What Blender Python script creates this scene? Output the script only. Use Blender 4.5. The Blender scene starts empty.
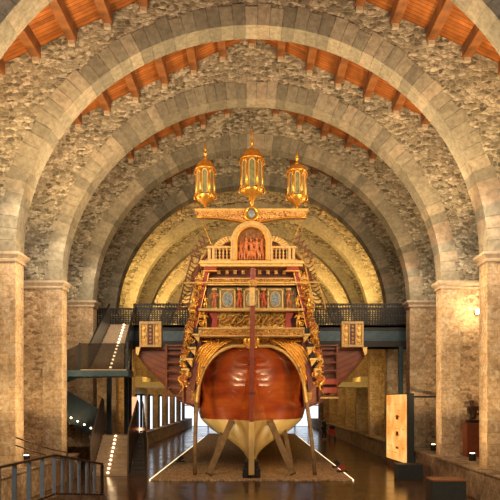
import bpy, math, random
from mathutils import Vector, Matrix
random.seed(7)
PI = math.pi
sc = bpy.context.scene
COL = sc.collection
F, CX, HY, EYE = 700.0, 251.5, 400.0, 3.2      # focal length in px, vanishing point, eye height

def W(px, py, d):
    return ((px-CX)*d/F, d, EYE+(HY-py)*d/F)

# ------------------------------------------------------------------ materials
class NT:
    def __init__(s, name):
        s.m = bpy.data.materials.new(name); s.m.use_nodes = True
        s.t = s.m.node_tree; s.t.nodes.clear()
        s.out = s.n('ShaderNodeOutputMaterial')
        s.p = s.n('ShaderNodeBsdfPrincipled'); s.l(s.p.outputs[0], s.out.inputs[0])
    def n(s, t, **k):
        x = s.t.nodes.new(t)
        for a, b in k.items(): setattr(x, a, b)
        return x
    def l(s, a, b): s.t.links.new(a, b)
    def ramp(s, src, stops, interp='LINEAR'):
        r = s.n('ShaderNodeValToRGB'); r.color_ramp.interpolation = interp
        e = r.color_ramp.elements
        while len(e) < len(stops): e.new(0.5)
        for i, (p, c) in enumerate(stops):
            e[i].position = p; e[i].color = (c[0], c[1], c[2], 1)
        s.l(src, r.inputs[0]); return r.outputs[0]
    def mix(s, fac, a, b, mode='MIX'):
        x = s.n('ShaderNodeMix', data_type='RGBA', blend_type=mode)
        for sock, v in ((x.inputs[0], fac), (x.inputs[6], a), (x.inputs[7], b)):
            if hasattr(v, 'links') or hasattr(v, 'is_linked'): s.l(v, sock)
            elif isinstance(v, (int, float)): sock.default_value = v
            else: sock.default_value = (v[0], v[1], v[2], 1)
        return x.outputs[2]
    def coords(s, scale=(1, 1, 1), kind='Object', rot=(0, 0, 0)):
        tc = s.n('ShaderNodeTexCoord'); mp = s.n('ShaderNodeMapping')
        mp.inputs['Scale'].default_value = scale; mp.inputs['Rotation'].default_value = rot
        s.l(tc.outputs[kind], mp.inputs[0]); return mp.outputs[0]
    def noise(s, vec, scale, detail=4, rough=.55):
        x = s.n('ShaderNodeTexNoise'); x.inputs['Scale'].default_value = scale
        x.inputs['Detail'].default_value = detail; x.inputs['Roughness'].default_value = rough
        if vec is not None: s.l(vec, x.inputs['Vector'])
        return x.outputs['Fac']
    def bump(s, h, strength=.3, dist=.02):
        b = s.n('ShaderNodeBump'); b.inputs['Strength'].default_value = strength
        b.inputs['Distance'].default_value = dist
        s.l(h, b.inputs['Height']); s.l(b.outputs[0], s.p.inputs['Normal'])
    def setp(s, **k):
        for a, v in k.items():
            a = a.replace('_', ' ')
            s.p.inputs[a].default_value = v

def col(c): return (c[0], c[1], c[2], 1)

def m_plain(name, c, rough=.5, metal=0, coat=0, var=.25, vscale=6, emit=None, es=0):
    t = NT(name); v = t.noise(t.coords(), vscale)
    a = [x*(1-var) for x in c]; b = [min(1, x*(1+var)) for x in c]
    t.l(t.ramp(v, [(.3, a), (.7, b)]), t.p.inputs['Base Color'])
    t.setp(Roughness=rough, Metallic=metal)
    t.p.inputs['Coat Weight'].default_value = coat
    if emit: t.p.inputs['Emission Color'].default_value = col(emit); t.p.inputs['Emission Strength'].default_value = es
    return t.m

def m_rubble(name, dark, mid, light, mortar, sc_=5.2):
    t = NT(name)
    base = t.coords((1, 1, 1.9))
    wob = t.n('ShaderNodeTexNoise'); wob.inputs['Scale'].default_value = 2.5; t.l(base, wob.inputs['Vector'])
    add = t.n('ShaderNodeVectorMath', operation='MULTIPLY_ADD')
    t.l(wob.outputs['Color'], add.inputs[0]); add.inputs[1].default_value = (.35, .35, .35); t.l(base, add.inputs[2])
    v = t.n('ShaderNodeTexVoronoi'); v.inputs['Scale'].default_value = sc_; t.l(add.outputs[0], v.inputs['Vector'])
    e = t.n('ShaderNodeTexVoronoi', feature='DISTANCE_TO_EDGE'); e.inputs['Scale'].default_value = sc_
    t.l(add.outputs[0], e.inputs['Vector'])
    sep = t.n('ShaderNodeSeparateColor'); t.l(v.outputs['Color'], sep.inputs[0])
    c = t.ramp(sep.outputs[0], [(0, dark), (.45, mid), (1, light)])
    c = t.mix(t.ramp(e.outputs['Distance'], [(.02, (1, 1, 1)), (.1, (0, 0, 0))]), c, mortar)
    big = t.noise(t.coords((1, 1, 1)), .55, 6, .65)
    c = t.mix(.75, c, t.ramp(big, [(.3, (.62, .62, .62)), (.5, (1, .97, .93)), (.7, (1.35, 1.27, 1.2))]), 'MULTIPLY')
    fine = t.noise(t.coords(), 11, 6, .75)
    c = t.mix(.9, c, t.ramp(fine, [(.3, (.42, .41, .38)), (.7, (1.5, 1.5, 1.52))]), 'MULTIPLY')
    t.l(c, t.p.inputs['Base Color']); t.setp(Roughness=.9)
    h = t.ramp(e.outputs['Distance'], [(0, (0, 0, 0)), (.14, (1, 1, 1))])
    h = t.mix(.5, h, fine); t.bump(h, .6, .04)
    return t.m

def m_ashlar(name, a, b, mortar, bw=.62, bh=.36):
    t = NT(name)
    tc = t.n('ShaderNodeTexCoord'); sp = t.n('ShaderNodeSeparateXYZ'); t.l(tc.outputs['Object'], sp.inputs[0])
    ad = t.n('ShaderNodeMath', operation='ADD'); t.l(sp.outputs[0], ad.inputs[0]); t.l(sp.outputs[1], ad.inputs[1])
    cb = t.n('ShaderNodeCombineXYZ'); t.l(ad.outputs[0], cb.inputs[0]); t.l(sp.outputs[2], cb.inputs[1])
    br = t.n('ShaderNodeTexBrick'); t.l(cb.outputs[0], br.inputs['Vector'])
    br.inputs['Color1'].default_value = col(a); br.inputs['Color2'].default_value = col(b)
    br.inputs['Mortar'].default_value = col(mortar); br.inputs['Scale'].default_value = 1
    br.inputs['Mortar Size'].default_value = .012; br.inputs['Mortar Smooth'].default_value = .6
    br.inputs['Brick Width'].default_value = bw; br.inputs['Row Height'].default_value = bh
    big = t.noise(tc.outputs['Object'], .9, 6, .65)
    c = t.mix(.85, br.outputs['Color'], t.ramp(big, [(.3, (.65, .62, .6)), (.7, (1.3, 1.28, 1.25))]), 'MULTIPLY')
    pat = t.noise(tc.outputs['Object'], 2.6, 7, .72)
    c = t.mix(t.ramp(pat, [(.47, (0, 0, 0)), (.60, (.8, .8, .8))]), c, (.66, .56, .42))
    fine = t.noise(tc.outputs['Object'], 8, 6, .78)
    c = t.mix(.9, c, t.ramp(fine, [(.3, (.40, .36, .32)), (.7, (1.4, 1.4, 1.4))]), 'MULTIPLY')
    t.l(c, t.p.inputs['Base Color']); t.setp(Roughness=.88)
    t.bump(t.mix(.6, br.outputs['Fac'], fine), .5, .03)
    return t.m

def m_island(name, stops, rough=.85):
    t = NT(name); g = t.n('ShaderNodeNewGeometry')
    c = t.ramp(g.outputs['Random Per Island'], stops)
    fine = t.noise(t.coords(), 6, 6, .7)
    c = t.mix(.8, c, t.ramp(fine, [(.3, (.5, .5, .48)), (.7, (1.35, 1.35, 1.35))]), 'MULTIPLY')
    t.l(c, t.p.inputs['Base Color']); t.setp(Roughness=rough); t.bump(fine, .4, .03)
    return t.m

def m_planks(name, a, b, gap, bw, bh, swap=False, rough=.6, coat=0, axes=(0, 1)):
    t = NT(name)
    tc = t.n('ShaderNodeTexCoord'); sp = t.n('ShaderNodeSeparateXYZ'); t.l(tc.outputs['Object'], sp.inputs[0])
    cb = t.n('ShaderNodeCombineXYZ'); t.l(sp.outputs[axes[0]], cb.inputs[0]); t.l(sp.outputs[axes[1]], cb.inputs[1])
    br = t.n('ShaderNodeTexBrick'); t.l(cb.outputs[0], br.inputs['Vector'])
    br.inputs['Color1'].default_value = col(a); br.inputs['Color2'].default_value = col(b)
    br.inputs['Mortar'].default_value = col(gap); br.inputs['Scale'].default_value = 1
    br.inputs['Mortar Size'].default_value = .012; br.inputs['Mortar Smooth'].default_value = .3
    br.inputs['Brick Width'].default_value = bw; br.inputs['Row Height'].default_value = bh; br.offset = 0
    n = t.noise(tc.outputs['Object'], 3, 5, .6)
    c = t.mix(.8, br.outputs['Color'], t.ramp(n, [(.3, (.6, .55, .5)), (.7, (1.3, 1.3, 1.3))]), 'MULTIPLY')
    t.l(c, t.p.inputs['Base Color']); t.setp(Roughness=rough); t.p.inputs['Coat Weight'].default_value = coat
    t.p.inputs['Coat Roughness'].default_value = .15
    t.bump(br.outputs['Fac'], -.4, .02)
    return t.m

def m_emit(name, c, s):
    t = NT(name); t.setp(Roughness=.5)
    t.p.inputs['Base Color'].default_value = col(c)
    t.p.inputs['Emission Color'].default_value = col(c); t.p.inputs['Emission Strength'].default_value = s
    return t.m

M = {}
M['rubble'] = m_rubble('rubble_masonry', (.115, .105, .075), (.32, .295, .225), (.64, .61, .50), (.36, .33, .25))
M['ashlar'] = m_ashlar('pillar_ashlar', (.60, .46, .30), (.46, .345, .22), (.34, .26, .17))
M['rubble_pillar'] = m_rubble('pillar_rubble', (.26, .17, .10), (.50, .36, .23), (.70, .55, .38), (.50, .38, .25), 3.6)
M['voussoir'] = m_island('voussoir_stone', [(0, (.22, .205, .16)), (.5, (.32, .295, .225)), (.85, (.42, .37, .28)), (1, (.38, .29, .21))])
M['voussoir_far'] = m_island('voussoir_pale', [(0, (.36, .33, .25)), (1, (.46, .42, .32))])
M['capital'] = m_plain('capital_stone', (.52, .42, .31), .85, var=.2)
M['plinth'] = m_ashlar('plinth_stone', (.46, .36, .27), (.38, .30, .22), (.25, .2, .15), .9, .5)
M['roofplank'] = m_planks('roof_planks', (.50, .17, .03), (.32, .10, .018), (.05, .018, .006), 1.14, .19, axes=(0, 1))
M['beam'] = m_plain('roof_beam_wood', (.25, .095, .028), .6, var=.45, vscale=2)
M['gold'] = m_plain('gold_leaf', (.92, .45, .085), .33, .75, var=.25, vscale=9)
M['golddark'] = m_plain('aged_gold', (.55, .30, .07), .42, .6, var=.5, vscale=14)
M['palegold'] = m_plain('pale_gold', (.84, .56, .20), .42, .35, var=.2, vscale=9)
M['cream'] = m_plain('cream_paint', (.70, .48, .20), .5, var=.2, vscale=9)
M['red'] = m_plain('deep_red_paint', (.38, .045, .02), .4, var=.3)
M['figure'] = m_plain('figure_paint', (.58, .20, .07), .45, .1, var=.35, vscale=12)
M['figred'] = m_plain('red_figure_paint', (.70, .15, .06), .45, .1, var=.35, vscale=12)
M['blueoval'] = m_plain('painted_blue_oval', (.26, .33, .36), .4, var=.7, vscale=14)
M['greenpaint'] = m_plain('grey_green_paint', (.30, .27, .13), .5, var=.3, vscale=14)
M['reliefback'] = m_plain('relief_ground', (.30, .14, .05), .5, .3, var=.5, vscale=12)
M['darkwood'] = m_plain('dark_red_wood', (.16, .035, .02), .45, var=.3)
M['hoopwood'] = m_plain('hoop_wood', (.22, .07, .03), .45, var=.3)
M['post'] = m_plain('rudder_wood', (.30, .07, .04), .35, coat=.3, var=.2)
M['hullbottom'] = m_plain('pale_bottom_paint', (.78, .56, .22), .42, coat=.15, var=.14, vscale=2.2)
M['prop'] = m_plain('prop_wood', (.26, .17, .08), .7, var=.35, vscale=5)
M['blackblock'] = m_plain('black_steel', (.02, .018, .018), .5)
M['steel'] = m_plain('blue_black_steel', (.018, .032, .045), .42, .3, var=.2)
M['steellight'] = m_plain('blue_grey_steel', (.16, .21, .26), .35, .5, var=.15)
M['tread'] = m_plain('stair_tread', (.55, .42, .29), .45, var=.15)
M['rail'] = m_plain('rail_brown', (.10, .065, .045), .4, .3)
M['baluster'] = m_plain('baluster_steel', (.42, .50, .60), .35, .15, var=.15)
M['bronze'] = m_plain('dark_bronze', (.05, .022, .012), .38, .6)
M['rust'] = m_plain('rust_steel', (.21, .055, .018), .6, var=.3)
M['boxgrey'] = m_plain('box_grey', (.045, .055, .062), .5, var=.15)
M['boxtop'] = m_plain('box_top_wood', (.30, .13, .06), .4)
M['led'] = m_emit('led_warm', (1.0, .72, .42), 7)
M['ledline'] = m_emit('led_line', (1.0, .80, .50), 1.9)
M['ledred'] = m_emit('led_red', (1.0, .33, .14), 5)
M['lampglow'] = m_emit('lamp_glow', (1.0, .75, .4), 9)
M['daylight'] = m_emit('daylight_pane', (.78, .88, 1.0), 1.5)
M['daywarm'] = m_emit('lit_doorway', (1.0, .50, .30), 1.0)
M['skin'] = m_plain('skin', (.55, .30, .2), .6)
M['hair'] = m_plain('hair', (.06, .04, .03), .7)
M['clothdark'] = m_plain('dark_cloth', (.025, .025, .035), .9)
M['clothred'] = m_plain('red_cloth', (.45, .04, .04), .8)
M['darktread'] = m_plain('dark_tread', (.05, .04, .035), .5)
M['mezz'] = m_plain('pale_plaster', (.72, .66, .42), .7, var=.1)

# hull planks: bands along length, varnished
def hull_mat():
    t = NT('varnished_hull')
    tc = t.n('ShaderNodeTexCoord'); sp = t.n('ShaderNodeSeparateXYZ'); t.l(tc.outputs['Object'], sp.inputs[0])
    w = t.noise(t.coords((.5, .25, 1.2)), 1.4, 4, .5)
    c = t.ramp(w, [(.3, (.22, .028, .008)), (.52, (.42, .072, .014)), (.75, (.60, .15, .025))])
    fz = t.n('ShaderNodeMath', operation='MULTIPLY'); t.l(sp.outputs[2], fz.inputs[0]); fz.inputs[1].default_value = 5.5
    fr = t.n('ShaderNodeMath', operation='FRACT'); t.l(fz.outputs[0], fr.inputs[0])
    line = t.ramp(fr.outputs[0], [(0, (.55, .55, .55)), (.06, (1, 1, 1)), (.94, (1, 1, 1)), (1, (.55, .55, .55))])
    c = t.mix(.5, c, line, 'MULTIPLY')
    t.l(c, t.p.inputs['Base Color']); t.setp(Roughness=.26)
    t.p.inputs['Coat Weight'].default_value = 1.0; t.p.inputs['Coat Roughness'].default_value = .16
    return t.m
M['hull'] = hull_mat()
def plank_z(name, a, b, freq, slope):
    t = NT(name)
    tc = t.n('ShaderNodeTexCoord'); sp = t.n('ShaderNodeSeparateXYZ'); t.l(tc.outputs['Object'], sp.inputs[0])
    ax = t.n('ShaderNodeMath', operation='ABSOLUTE'); t.l(sp.outputs[0], ax.inputs[0])
    m1 = t.n('ShaderNodeMath', operation='MULTIPLY_ADD'); t.l(ax.outputs[0], m1.inputs[0]); m1.inputs[1].default_value = slope; t.l(sp.outputs[2], m1.inputs[2])
    fz = t.n('ShaderNodeMath', operation='MULTIPLY'); t.l(m1.outputs[0], fz.inputs[0]); fz.inputs[1].default_value = freq
    fr = t.n('ShaderNodeMath', operation='FRACT'); t.l(fz.outputs[0], fr.inputs[0])
    line = t.ramp(fr.outputs[0], [(0, (.35, .35, .35)), (.14, (1, 1, 1)), (.86, (1, 1, 1)), (1, (.35, .35, .35))])
    c = t.ramp(t.noise(t.coords(), 2.2), [(.3, a), (.7, b)])
    t.l(t.mix(.9, c, line, 'MULTIPLY'), t.p.inputs['Base Color']); t.setp(Roughness=.4)
    t.p.inputs['Coat Weight'].default_value = .3
    return t.m
M['sponson'] = plank_z('outrigger_planks', (.20, .045, .016), (.34, .09, .026), 4.2, -.45)

def m_gold_relief(name, a, b, s_=8, bstr=1.0):
    t = NT(name)
    n = t.n('ShaderNodeTexNoise'); n.inputs['Scale'].default_value = s_; n.inputs['Detail'].default_value = 3
    n.inputs['Distortion'].default_value = 2.2; t.l(t.coords(), n.inputs['Vector'])
    t.l(t.ramp(n.outputs['Fac'], [(.38, b), (.55, a)]), t.p.inputs['Base Color'])
    t.setp(Roughness=.4, Metallic=.55); t.bump(n.outputs['Fac'], bstr, .06)
    return t.m
M['relief'] = m_gold_relief('gold_relief', (.72, .50, .14), (.16, .09, .03), 5)
M['filigree'] = m_gold_relief('filigree', (.86, .52, .14), (.20, .06, .02), 13)
M['redfiligree'] = m_gold_relief('red_filigree', (.88, .58, .20), (.38, .07, .03), 9)

def floor_mat():
    t = NT('polished_floor')
    br = t.n('ShaderNodeTexBrick'); t.l(t.coords(), br.inputs['Vector'])
    br.inputs['Color1'].default_value = (.12, .068, .034, 1); br.inputs['Color2'].default_value = (.09, .05, .026, 1)
    br.inputs['Mortar'].default_value = (.03, .02, .012, 1); br.inputs['Scale'].default_value = 1
    br.inputs['Mortar Size'].default_value = .008; br.inputs['Brick Width'].default_value = 2.4; br.inputs['Row Height'].default_value = 1.2
    n = t.noise(t.coords(), .8, 5)
    c = t.mix(.6, br.outputs['Color'], t.ramp(n, [(.3, (.7, .7, .7)), (.7, (1.3, 1.25, 1.2))]), 'MULTIPLY')
    t.l(c, t.p.inputs['Base Color'])
    t.l(t.ramp(n, [(.3, (.13, .13, .13)), (.7, (.26, .26, .26))]), t.p.inputs['Roughness'])
    t.p.inputs['Specular IOR Level'].default_value = .9
    t.bump(t.noise(t.coords(), 1.5, 2), .06, .02)
    return t.m
M['floor'] = floor_mat()
def gravel_mat():
    t = NT('gravel'); v = t.n('ShaderNodeTexVoronoi'); v.inputs['Scale'].default_value = 16; t.l(t.coords(), v.inputs['Vector'])
    sp = t.n('ShaderNodeSeparateColor'); t.l(v.outputs['Color'], sp.inputs[0])
    t.l(t.ramp(sp.outputs[0], [(0, (.24, .16, .09)), (.6, (.52, .38, .23)), (1, (.78, .62, .42))]), t.p.inputs['Base Color'])
    t.setp(Roughness=.95); t.bump(v.outputs['Distance'], .8, .04); return t.m
M['gravel'] = gravel_mat()
def mesh_mat():
    t = NT('perforated_steel'); v = t.n('ShaderNodeTexVoronoi'); v.inputs['Scale'].default_value = 7
    v.inputs['Randomness'].default_value = 0.15; t.l(t.coords((1, .001, 1.2)), v.inputs['Vector'])
    h = t.ramp(v.outputs['Distance'], [(.37, (1, 1, 1)), (.44, (0, 0, 0))])
    tr = t.n('ShaderNodeBsdfTransparent'); mx = t.n('ShaderNodeMixShader')
    t.l(h, mx.inputs[0]); t.l(t.p.outputs[0], mx.inputs[1]); t.l(tr.outputs[0], mx.inputs[2]); t.l(mx.outputs[0], t.out.inputs[0])
    t.p.inputs['Base Color'].default_value = (.035, .035, .035, 1); t.setp(Roughness=.5); return t.m
M['perf'] = mesh_mat()
def glass_mat(name, c, tr_=.6):
    t = NT(name); tr = t.n('ShaderNodeBsdfTransparent'); mx = t.n('ShaderNodeMixShader')
    tr.inputs[0].default_value = (.8, .8, .78, 1)
    mx.inputs[0].default_value = tr_; t.l(t.p.outputs[0], mx.inputs[1]); t.l(tr.outputs[0], mx.inputs[2]); t.l(mx.outputs[0], t.out.inputs[0])
    t.p.inputs['Base Color'].default_value = col(c); t.setp(Roughness=.15); return t.m
M['darkglass'] = glass_mat('smoked_glass', (.05, .04, .035), .55)
M['gauze'] = glass_mat('dark_mesh_sheet', (.03, .03, .03), .22)
M['lanternglass'] = m_plain('lantern_glass', (.30, .32, .16), .12, .2, coat=.6, var=.35, vscale=5)
def display_mat():
    t = NT('lit_display'); 
    n = t.n('ShaderNodeTexNoise'); n.inputs['Scale'].default_value = 1.4; n.inputs['Detail'].default_value = 5; t.l(t.coords((.01, 1, 1)), n.inputs['Vector'])
    c = t.ramp(n.outputs['Fac'], [(.3, (.85, .28, .04)), (.52, (1, .47, .11)), (.72, (1, .66, .24))])
    t.setp(Roughness=.4); t.p.inputs['Base Color'].default_value = (.25, .13, .04, 1); t.l(c, t.p.inputs['Emission Color']); t.p.inputs['Emission Strength'].default_value = 1.15
    return t.m
M['display'] = display_mat()

# ------------------------------------------------------------------ mesh builder
class MB:
    def __init__(s): s.v = []; s.f = []
    def add(s, vs, fs):
        o = len(s.v); s.v += [tuple(p) for p in vs]; s.f += [tuple(i+o for i in f) for f in fs]; return s
    def box(s, x0, x1, y0, y1, z0, z1):
        return s.add([(x0,y0,z0),(x1,y0,z0),(x1,y1,z0),(x0,y1,z0),(x0,y0,z1),(x1,y0,z1),(x1,y1,z1),(x0,y1,z1)],
                     [(0,3,2,1),(4,5,6,7),(0,1,5,4),(1,2,6,5),(2,3,7,6),(3,0,4,7)])
    def bar(s, a, b, w, h=None, up=(0, 0, 1)):
        h = h or w; a = Vector(a); b = Vector(b); d = (b-a).normalized(); u = Vector(up)
        if abs(d.dot(u)) > .98: u = Vector((0, 1, 0))
        r = d.cross(u).normalized(); u = r.cross(d).normalized()
        vs = [p+r*i*w/2+u*j*h/2 for p in (a, b) for i, j in ((-1,-1),(1,-1),(1,1),(-1,1))]
        return s.add(vs, [(3,2,1,0),(4,5,6,7),(0,1,5,4),(1,2,6,5),(2,3,7,6),(3,0,4,7)])
    def tube(s, pts, r, n=8, closed=False):
        pts = [Vector(p) for p in pts]; m = len(pts); rs = r if isinstance(r, (list, tuple)) else [r]*m
        prev = None; vs = []
        for i, p in enumerate(pts):
            if closed: d = pts[(i+1) % m]-pts[i-1]
            else: d = pts[min(i+1, m-1)]-pts[max(i-1, 0)]
            if d.length < 1e-9: d = Vector((0, 0, 1))
            d.normalize()
            if prev is None:
                u = Vector((0, 0, 1)) if abs(d.z) < .9 else Vector((0, 1, 0))
                u = (u-d*u.dot(d)).normalized()
            else:
                u = prev-d*prev.dot(d); u = u.normalized() if u.length > 1e-6 else prev
            prev = u; w = d.cross(u)
            vs += [p+(u*math.cos(2*PI*k/n)+w*math.sin(2*PI*k/n))*rs[i] for k in range(n)]
        fs = []
        for i in range(m if closed else m-1):
            j = (i+1) % m
            fs += [(i*n+k, i*n+(k+1) % n, j*n+(k+1) % n, j*n+k) for k in range(n)]
        if not closed: fs += [tuple(range(n-1, -1, -1)), tuple((m-1)*n+k for k in range(n))]
        return s.add(vs, fs)
    def lathe(s, c, prof, n=20, rot=0):
        vs = []
        for r, z in prof: vs += [(c[0]+r*math.cos(rot+2*PI*k/n), c[1]+r*math.sin(rot+2*PI*k/n), c[2]+z) for k in range(n)]
        m = len(prof); fs = [(i*n+k, i*n+(k+1) % n, (i+1)*n+(k+1) % n, (i+1)*n+k) for i in range(m-1) for k in range(n)]
        fs += [tuple(range(n-1, -1, -1)), tuple((m-1)*n+k for k in range(n))]
        return s.add(vs, fs)
    def disc(s, c, prof, n=24, sx=1, sz=1):     # lathe about the Y axis: prof = (radius, y offset)
        vs = []
        for r, y in prof: vs += [(c[0]+r*sx*math.cos(2*PI*k/n), c[1]+y, c[2]+r*sz*math.sin(2*PI*k/n)) for k in range(n)]
        m = len(prof); fs = [(i*n+k, (i+1)*n+k, (i+1)*n+(k+1) % n, i*n+(k+1) % n) for i in range(m-1) for k in range(n)]
        fs += [tuple(range(n)), tuple((m-1)*n+k for k in range(n-1, -1, -1))]
        return s.add(vs, fs)
    def prism(s, poly, y0, y1):                # polygon in XZ extruded in Y
        n = len(poly); vs = [(x, y0, z) for x, z in poly]+[(x, y1, z) for x, z in poly]
        return s.add(vs, [tuple(range(n)), tuple(range(2*n-1, n-1, -1))]+[(i, n+i, n+(i+1) % n, (i+1) % n) for i in range(n)])
    def prismx(s, poly, x0, x1):               # polygon in YZ extruded in X
        n = len(poly); vs = [(x0, y, z) for y, z in poly]+[(x1, y, z) for y, z in poly]
        return s.add(vs, [tuple(range(n)), tuple(range(2*n-1, n-1, -1))]+[(i, n+i, n+(i+1) % n, (i+1) % n) for i in range(n)])
    def slab(s, pts, thick):                   # quad panel given by 4 points + thickness vector
        t = Vector(thick); vs = [Vector(p) for p in pts]; n = len(vs); vs = vs+[v+t for v in vs]
        return s.add(vs, [tuple(range(n)), tuple(range(2*n-1, n-1, -1))]+[(i, n+i, n+(i+1) % n, (i+1) % n) for i in range(n)])
    def ball(s, c, r, seg=10, ring=7, rot=None):
        r = r if isinstance(r, (tuple, list)) else (r, r, r); vs = []
        for i in range(ring+1):
            a = PI*i/ring
            for k in range(seg):
                b = 2*PI*k/seg; p = Vector((r[0]*math.sin(a)*math.cos(b), r[1]*math.sin(a)*math.sin(b), r[2]*math.cos(a)))
                if rot is not None: p = Matrix.Rotation(rot, 3, 'Y') @ p
                vs.append((c[0]+p.x, c[1]+p.y, c[2]+p.z))
        return s.add(vs, [(i*seg+k, (i+1)*seg+k, (i+1)*seg+(k+1) % seg, i*seg+(k+1) % seg) for i in range(ring) for k in range(seg)])
    def build(s, name, mat, parent=None, smooth=False, bevel=0):
        me = bpy.data.meshes.new(name)
        # centre the origin on the mesh for tidy transforms (world coords kept through location)
        me.from_pydata(s.v, [], s.f)
        import bmesh
        b = bmesh.new(); b.from_mesh(me); bmesh.ops.remove_doubles(b, verts=b.verts, dist=1e-5)
        bmesh.ops.recalc_face_normals(b, faces=b.faces); b.to_mesh(me); b.free()
        me.materials.append(M[mat] if isinstance(mat, str) else mat)
        if smooth:
            for p in me.polygons: p.use_smooth = True
        o = bpy.data.objects.new(name, me); COL.objects.link(o)
        if parent is not None: o.parent = parent
        if bevel:
            m = o.modifiers.new('bevel', 'BEVEL'); m.width = bevel; m.segments = 2; m.limit_method = 'ANGLE'
        return o

def thing(name, label, cat, group=None):
    o = bpy.data.objects.new(name, None); COL.objects.link(o); o.empty_display_size = .2
    return tag(o, label, cat, group)
def tag(o, label, cat, group=None):
    o['label'] = label; o['category'] = cat
    if group: o['group'] = group
    return o
def struct(o): o['kind'] = 'structure'; return o
def bez(p, n=14):
    p = [Vector(q) for q in p]; out = []
    for i in range(n+1):
        t = i/n; q = list(p)
        while len(q) > 1: q = [q[k].lerp(q[k+1], t) for k in range(len(q)-1)]
        out.append(q[0])
    return out
def catmull(p, n=6):
    p = [Vector(q) for q in p]; out = []
    P = [p[0]*2-p[1]]+p+[p[-1]*2-p[-2]]
    for i in range(1, len(P)-2):
        for k in range(n):
            t = k/n; a, b, c, d = P[i-1], P[i], P[i+1], P[i+2]
            out.append(.5*((2*b)+(c-a)*t+(2*a-5*b+4*c-d)*t*t+(3*b-a-3*c+d)*t**3))
    out.append(p[-1]); return out

# ------------------------------------------------------------------ the hall
HALF = 7.5; OUT = 9.7; ZS = 7.9; RISE = 7.2; T = .8
ARCH = [16.8, 22.25, 27.65, 33.15, 38.75, 44.35, 50.0, 55.6, 61.2, 66.8, 72.4, 78.0]
YEND = 85.0
def ztop(x): return 17.57-.466*abs(x)

names = ['nearest stone arch, only its ring showing in the top corners of the picture',
 'second stone arch, the widest one seen whole, its pillars at the left and right edges',
 'third stone arch back, framing the lit staircase and the rust pedestal with tall pillars',
 'fourth stone arch back, grey rubble wall just above the lanterns, pillars beside the amber display',
 'fifth stone arch back, dark shaded wall behind the three gilded lanterns',
 'sixth stone arch back, lit golden, just behind the lantern crossbeam',
 'seventh stone arch back, dark curve inside the golden arch',
 'eighth stone arch back, lit golden beside the galley canopy',
 'ninth stone arch back, deep in the hall behind the ship',
 'tenth stone arch back, deep in the hall behind the ship',
 'eleventh stone arch back, deep in the hall behind the ship',
 'farthest stone arch, close to the end wall of the hall']
for ai, y in enumerate(ARCH):
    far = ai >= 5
    t = thing('stone_arch', names[ai], 'arch', 'round stone arches spanning the hall')
    # rubble wall above the opening
    xs = [-OUT, -8.9, -8.2]; N = 40 if far else 72
    cols = [(x, ZS, ztop(x)) for x in (-OUT, -9.0, -8.3)]
    for k in range(N+1):
        a = PI-PI*k/N; x = (HALF+.25)*math.cos(a); z = ZS+(RISE+.25)*math.sin(a); cols.append((x, z, ztop(x)))
    cols += [(x, ZS, ztop(x)) for x in (8.3, 9.0, OUT)]
    mb = MB(); vs = []
    for x, a, b in cols: vs += [(x, y, a), (x, y, b), (x, y+T, a), (x, y+T, b)]
    fs = []
    for i in range(len(cols)-1):
        p = 4*i; q = p+4
        fs += [(p, q, q+1, p+1), (p+2, p+3, q+3, q+2), (p+1, q+1, q+3, p+3), (p, p+2, q+2, q)]
    e = 4*(len(cols)-1); fs += [(0, 1, 3, 2), (e, e+2, e+3, e+1)]
    mb.add(vs, fs); mb.build('spandrel_wall', 'rubble', t)
    # ring of cut stones
    mb = MB(); n = 61; r_ = random.Random(ai)
    for k in range(n):
        a0 = PI*(k+.02)/n; a1 = PI*(k+.98)/n; th = .62+r_.uniform(-.06, .1); fr = .03+r_.uniform(0, .012)
        q = []
        for a in (a0, (a0+a1)/2, a1):
            q.append(((HALF)*math.cos(a), ZS+RISE*math.sin(a), (HALF+th)*math.cos(a), ZS+(RISE+th)*math.sin(a)))
        poly = [(c[0], c[1]) for c in q]+[(c[2], c[3]) for c in reversed(q)]
        mb.prism(poly, y-fr, y+T+.03)
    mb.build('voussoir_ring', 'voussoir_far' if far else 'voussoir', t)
    # thin backing so the joints between the stones are closed
    mb = MB(); vs = []; n = 64
    for k in range(n+1):
        a = PI*k/n
        for rr in (.012, .5):
            for yy in (y-.01, y+T+.01): vs.append(((HALF+rr)*math.cos(a), yy, ZS+(RISE+rr)*math.sin(a)))
    fs = []
    for k in range(n):
        p = 4*k; q = p+4
        fs += [(p, q, q+2, p+2), (p+1, p+3, q+3, q+1), (p, p+1, q+1, q), (p+2, q+2, q+3, p+3)]
    fs += [(0, 2, 3, 1), (4*n, 4*n+1, 4*n+3, 4*n+2)]
    mb.add(vs, fs); mb.build('mortar_core', 'capital', t)
    for sx in (-1, 1):
        p = MB(); a, b = sorted((sx*HALF, sx*(HALF+.75))); p.box(a, b, y-.0, y+T, 1.0, ZS-.28)
        p.build('pillar', 'ashlar', t)
        p = MB(); a, b = sorted((sx*(HALF+.75), sx*OUT)); p.box(a, b, y+.02, y+T-.02, 1.0, ZS-.02)
        p.build('pier_wall', 'rubble_pillar', t)
        c = MB(); prof = [(0, -.30), (.06, -.30), (.08, -.24), (.05, -.2), (.12, -.12), (.16, -.08), (.16, 0), (0, 0)]
        for (o0, z0), (o1, z1) in zip(prof[1:-2], prof[2:-1]):
            xa = HALF-o0; xb = HALF-o1
            vs = []
            for xx, oo, zz in ((xa, o0, z0), (xb, o1, z1)):
                vs += [(sx*xx, y-oo, ZS+zz), (sx*OUT, y-oo, ZS+zz), (sx*OUT, y+T+oo, ZS+zz), (sx*xx, y+T+oo, ZS+zz)]
            c.add(vs, [(0,1,5,4),(1,2,6,5),(2,3,7,6),(3,0,4,7),(4,5,6,7),(3,2,1,0)])
        c.build('capital', 'capital', t)

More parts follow.
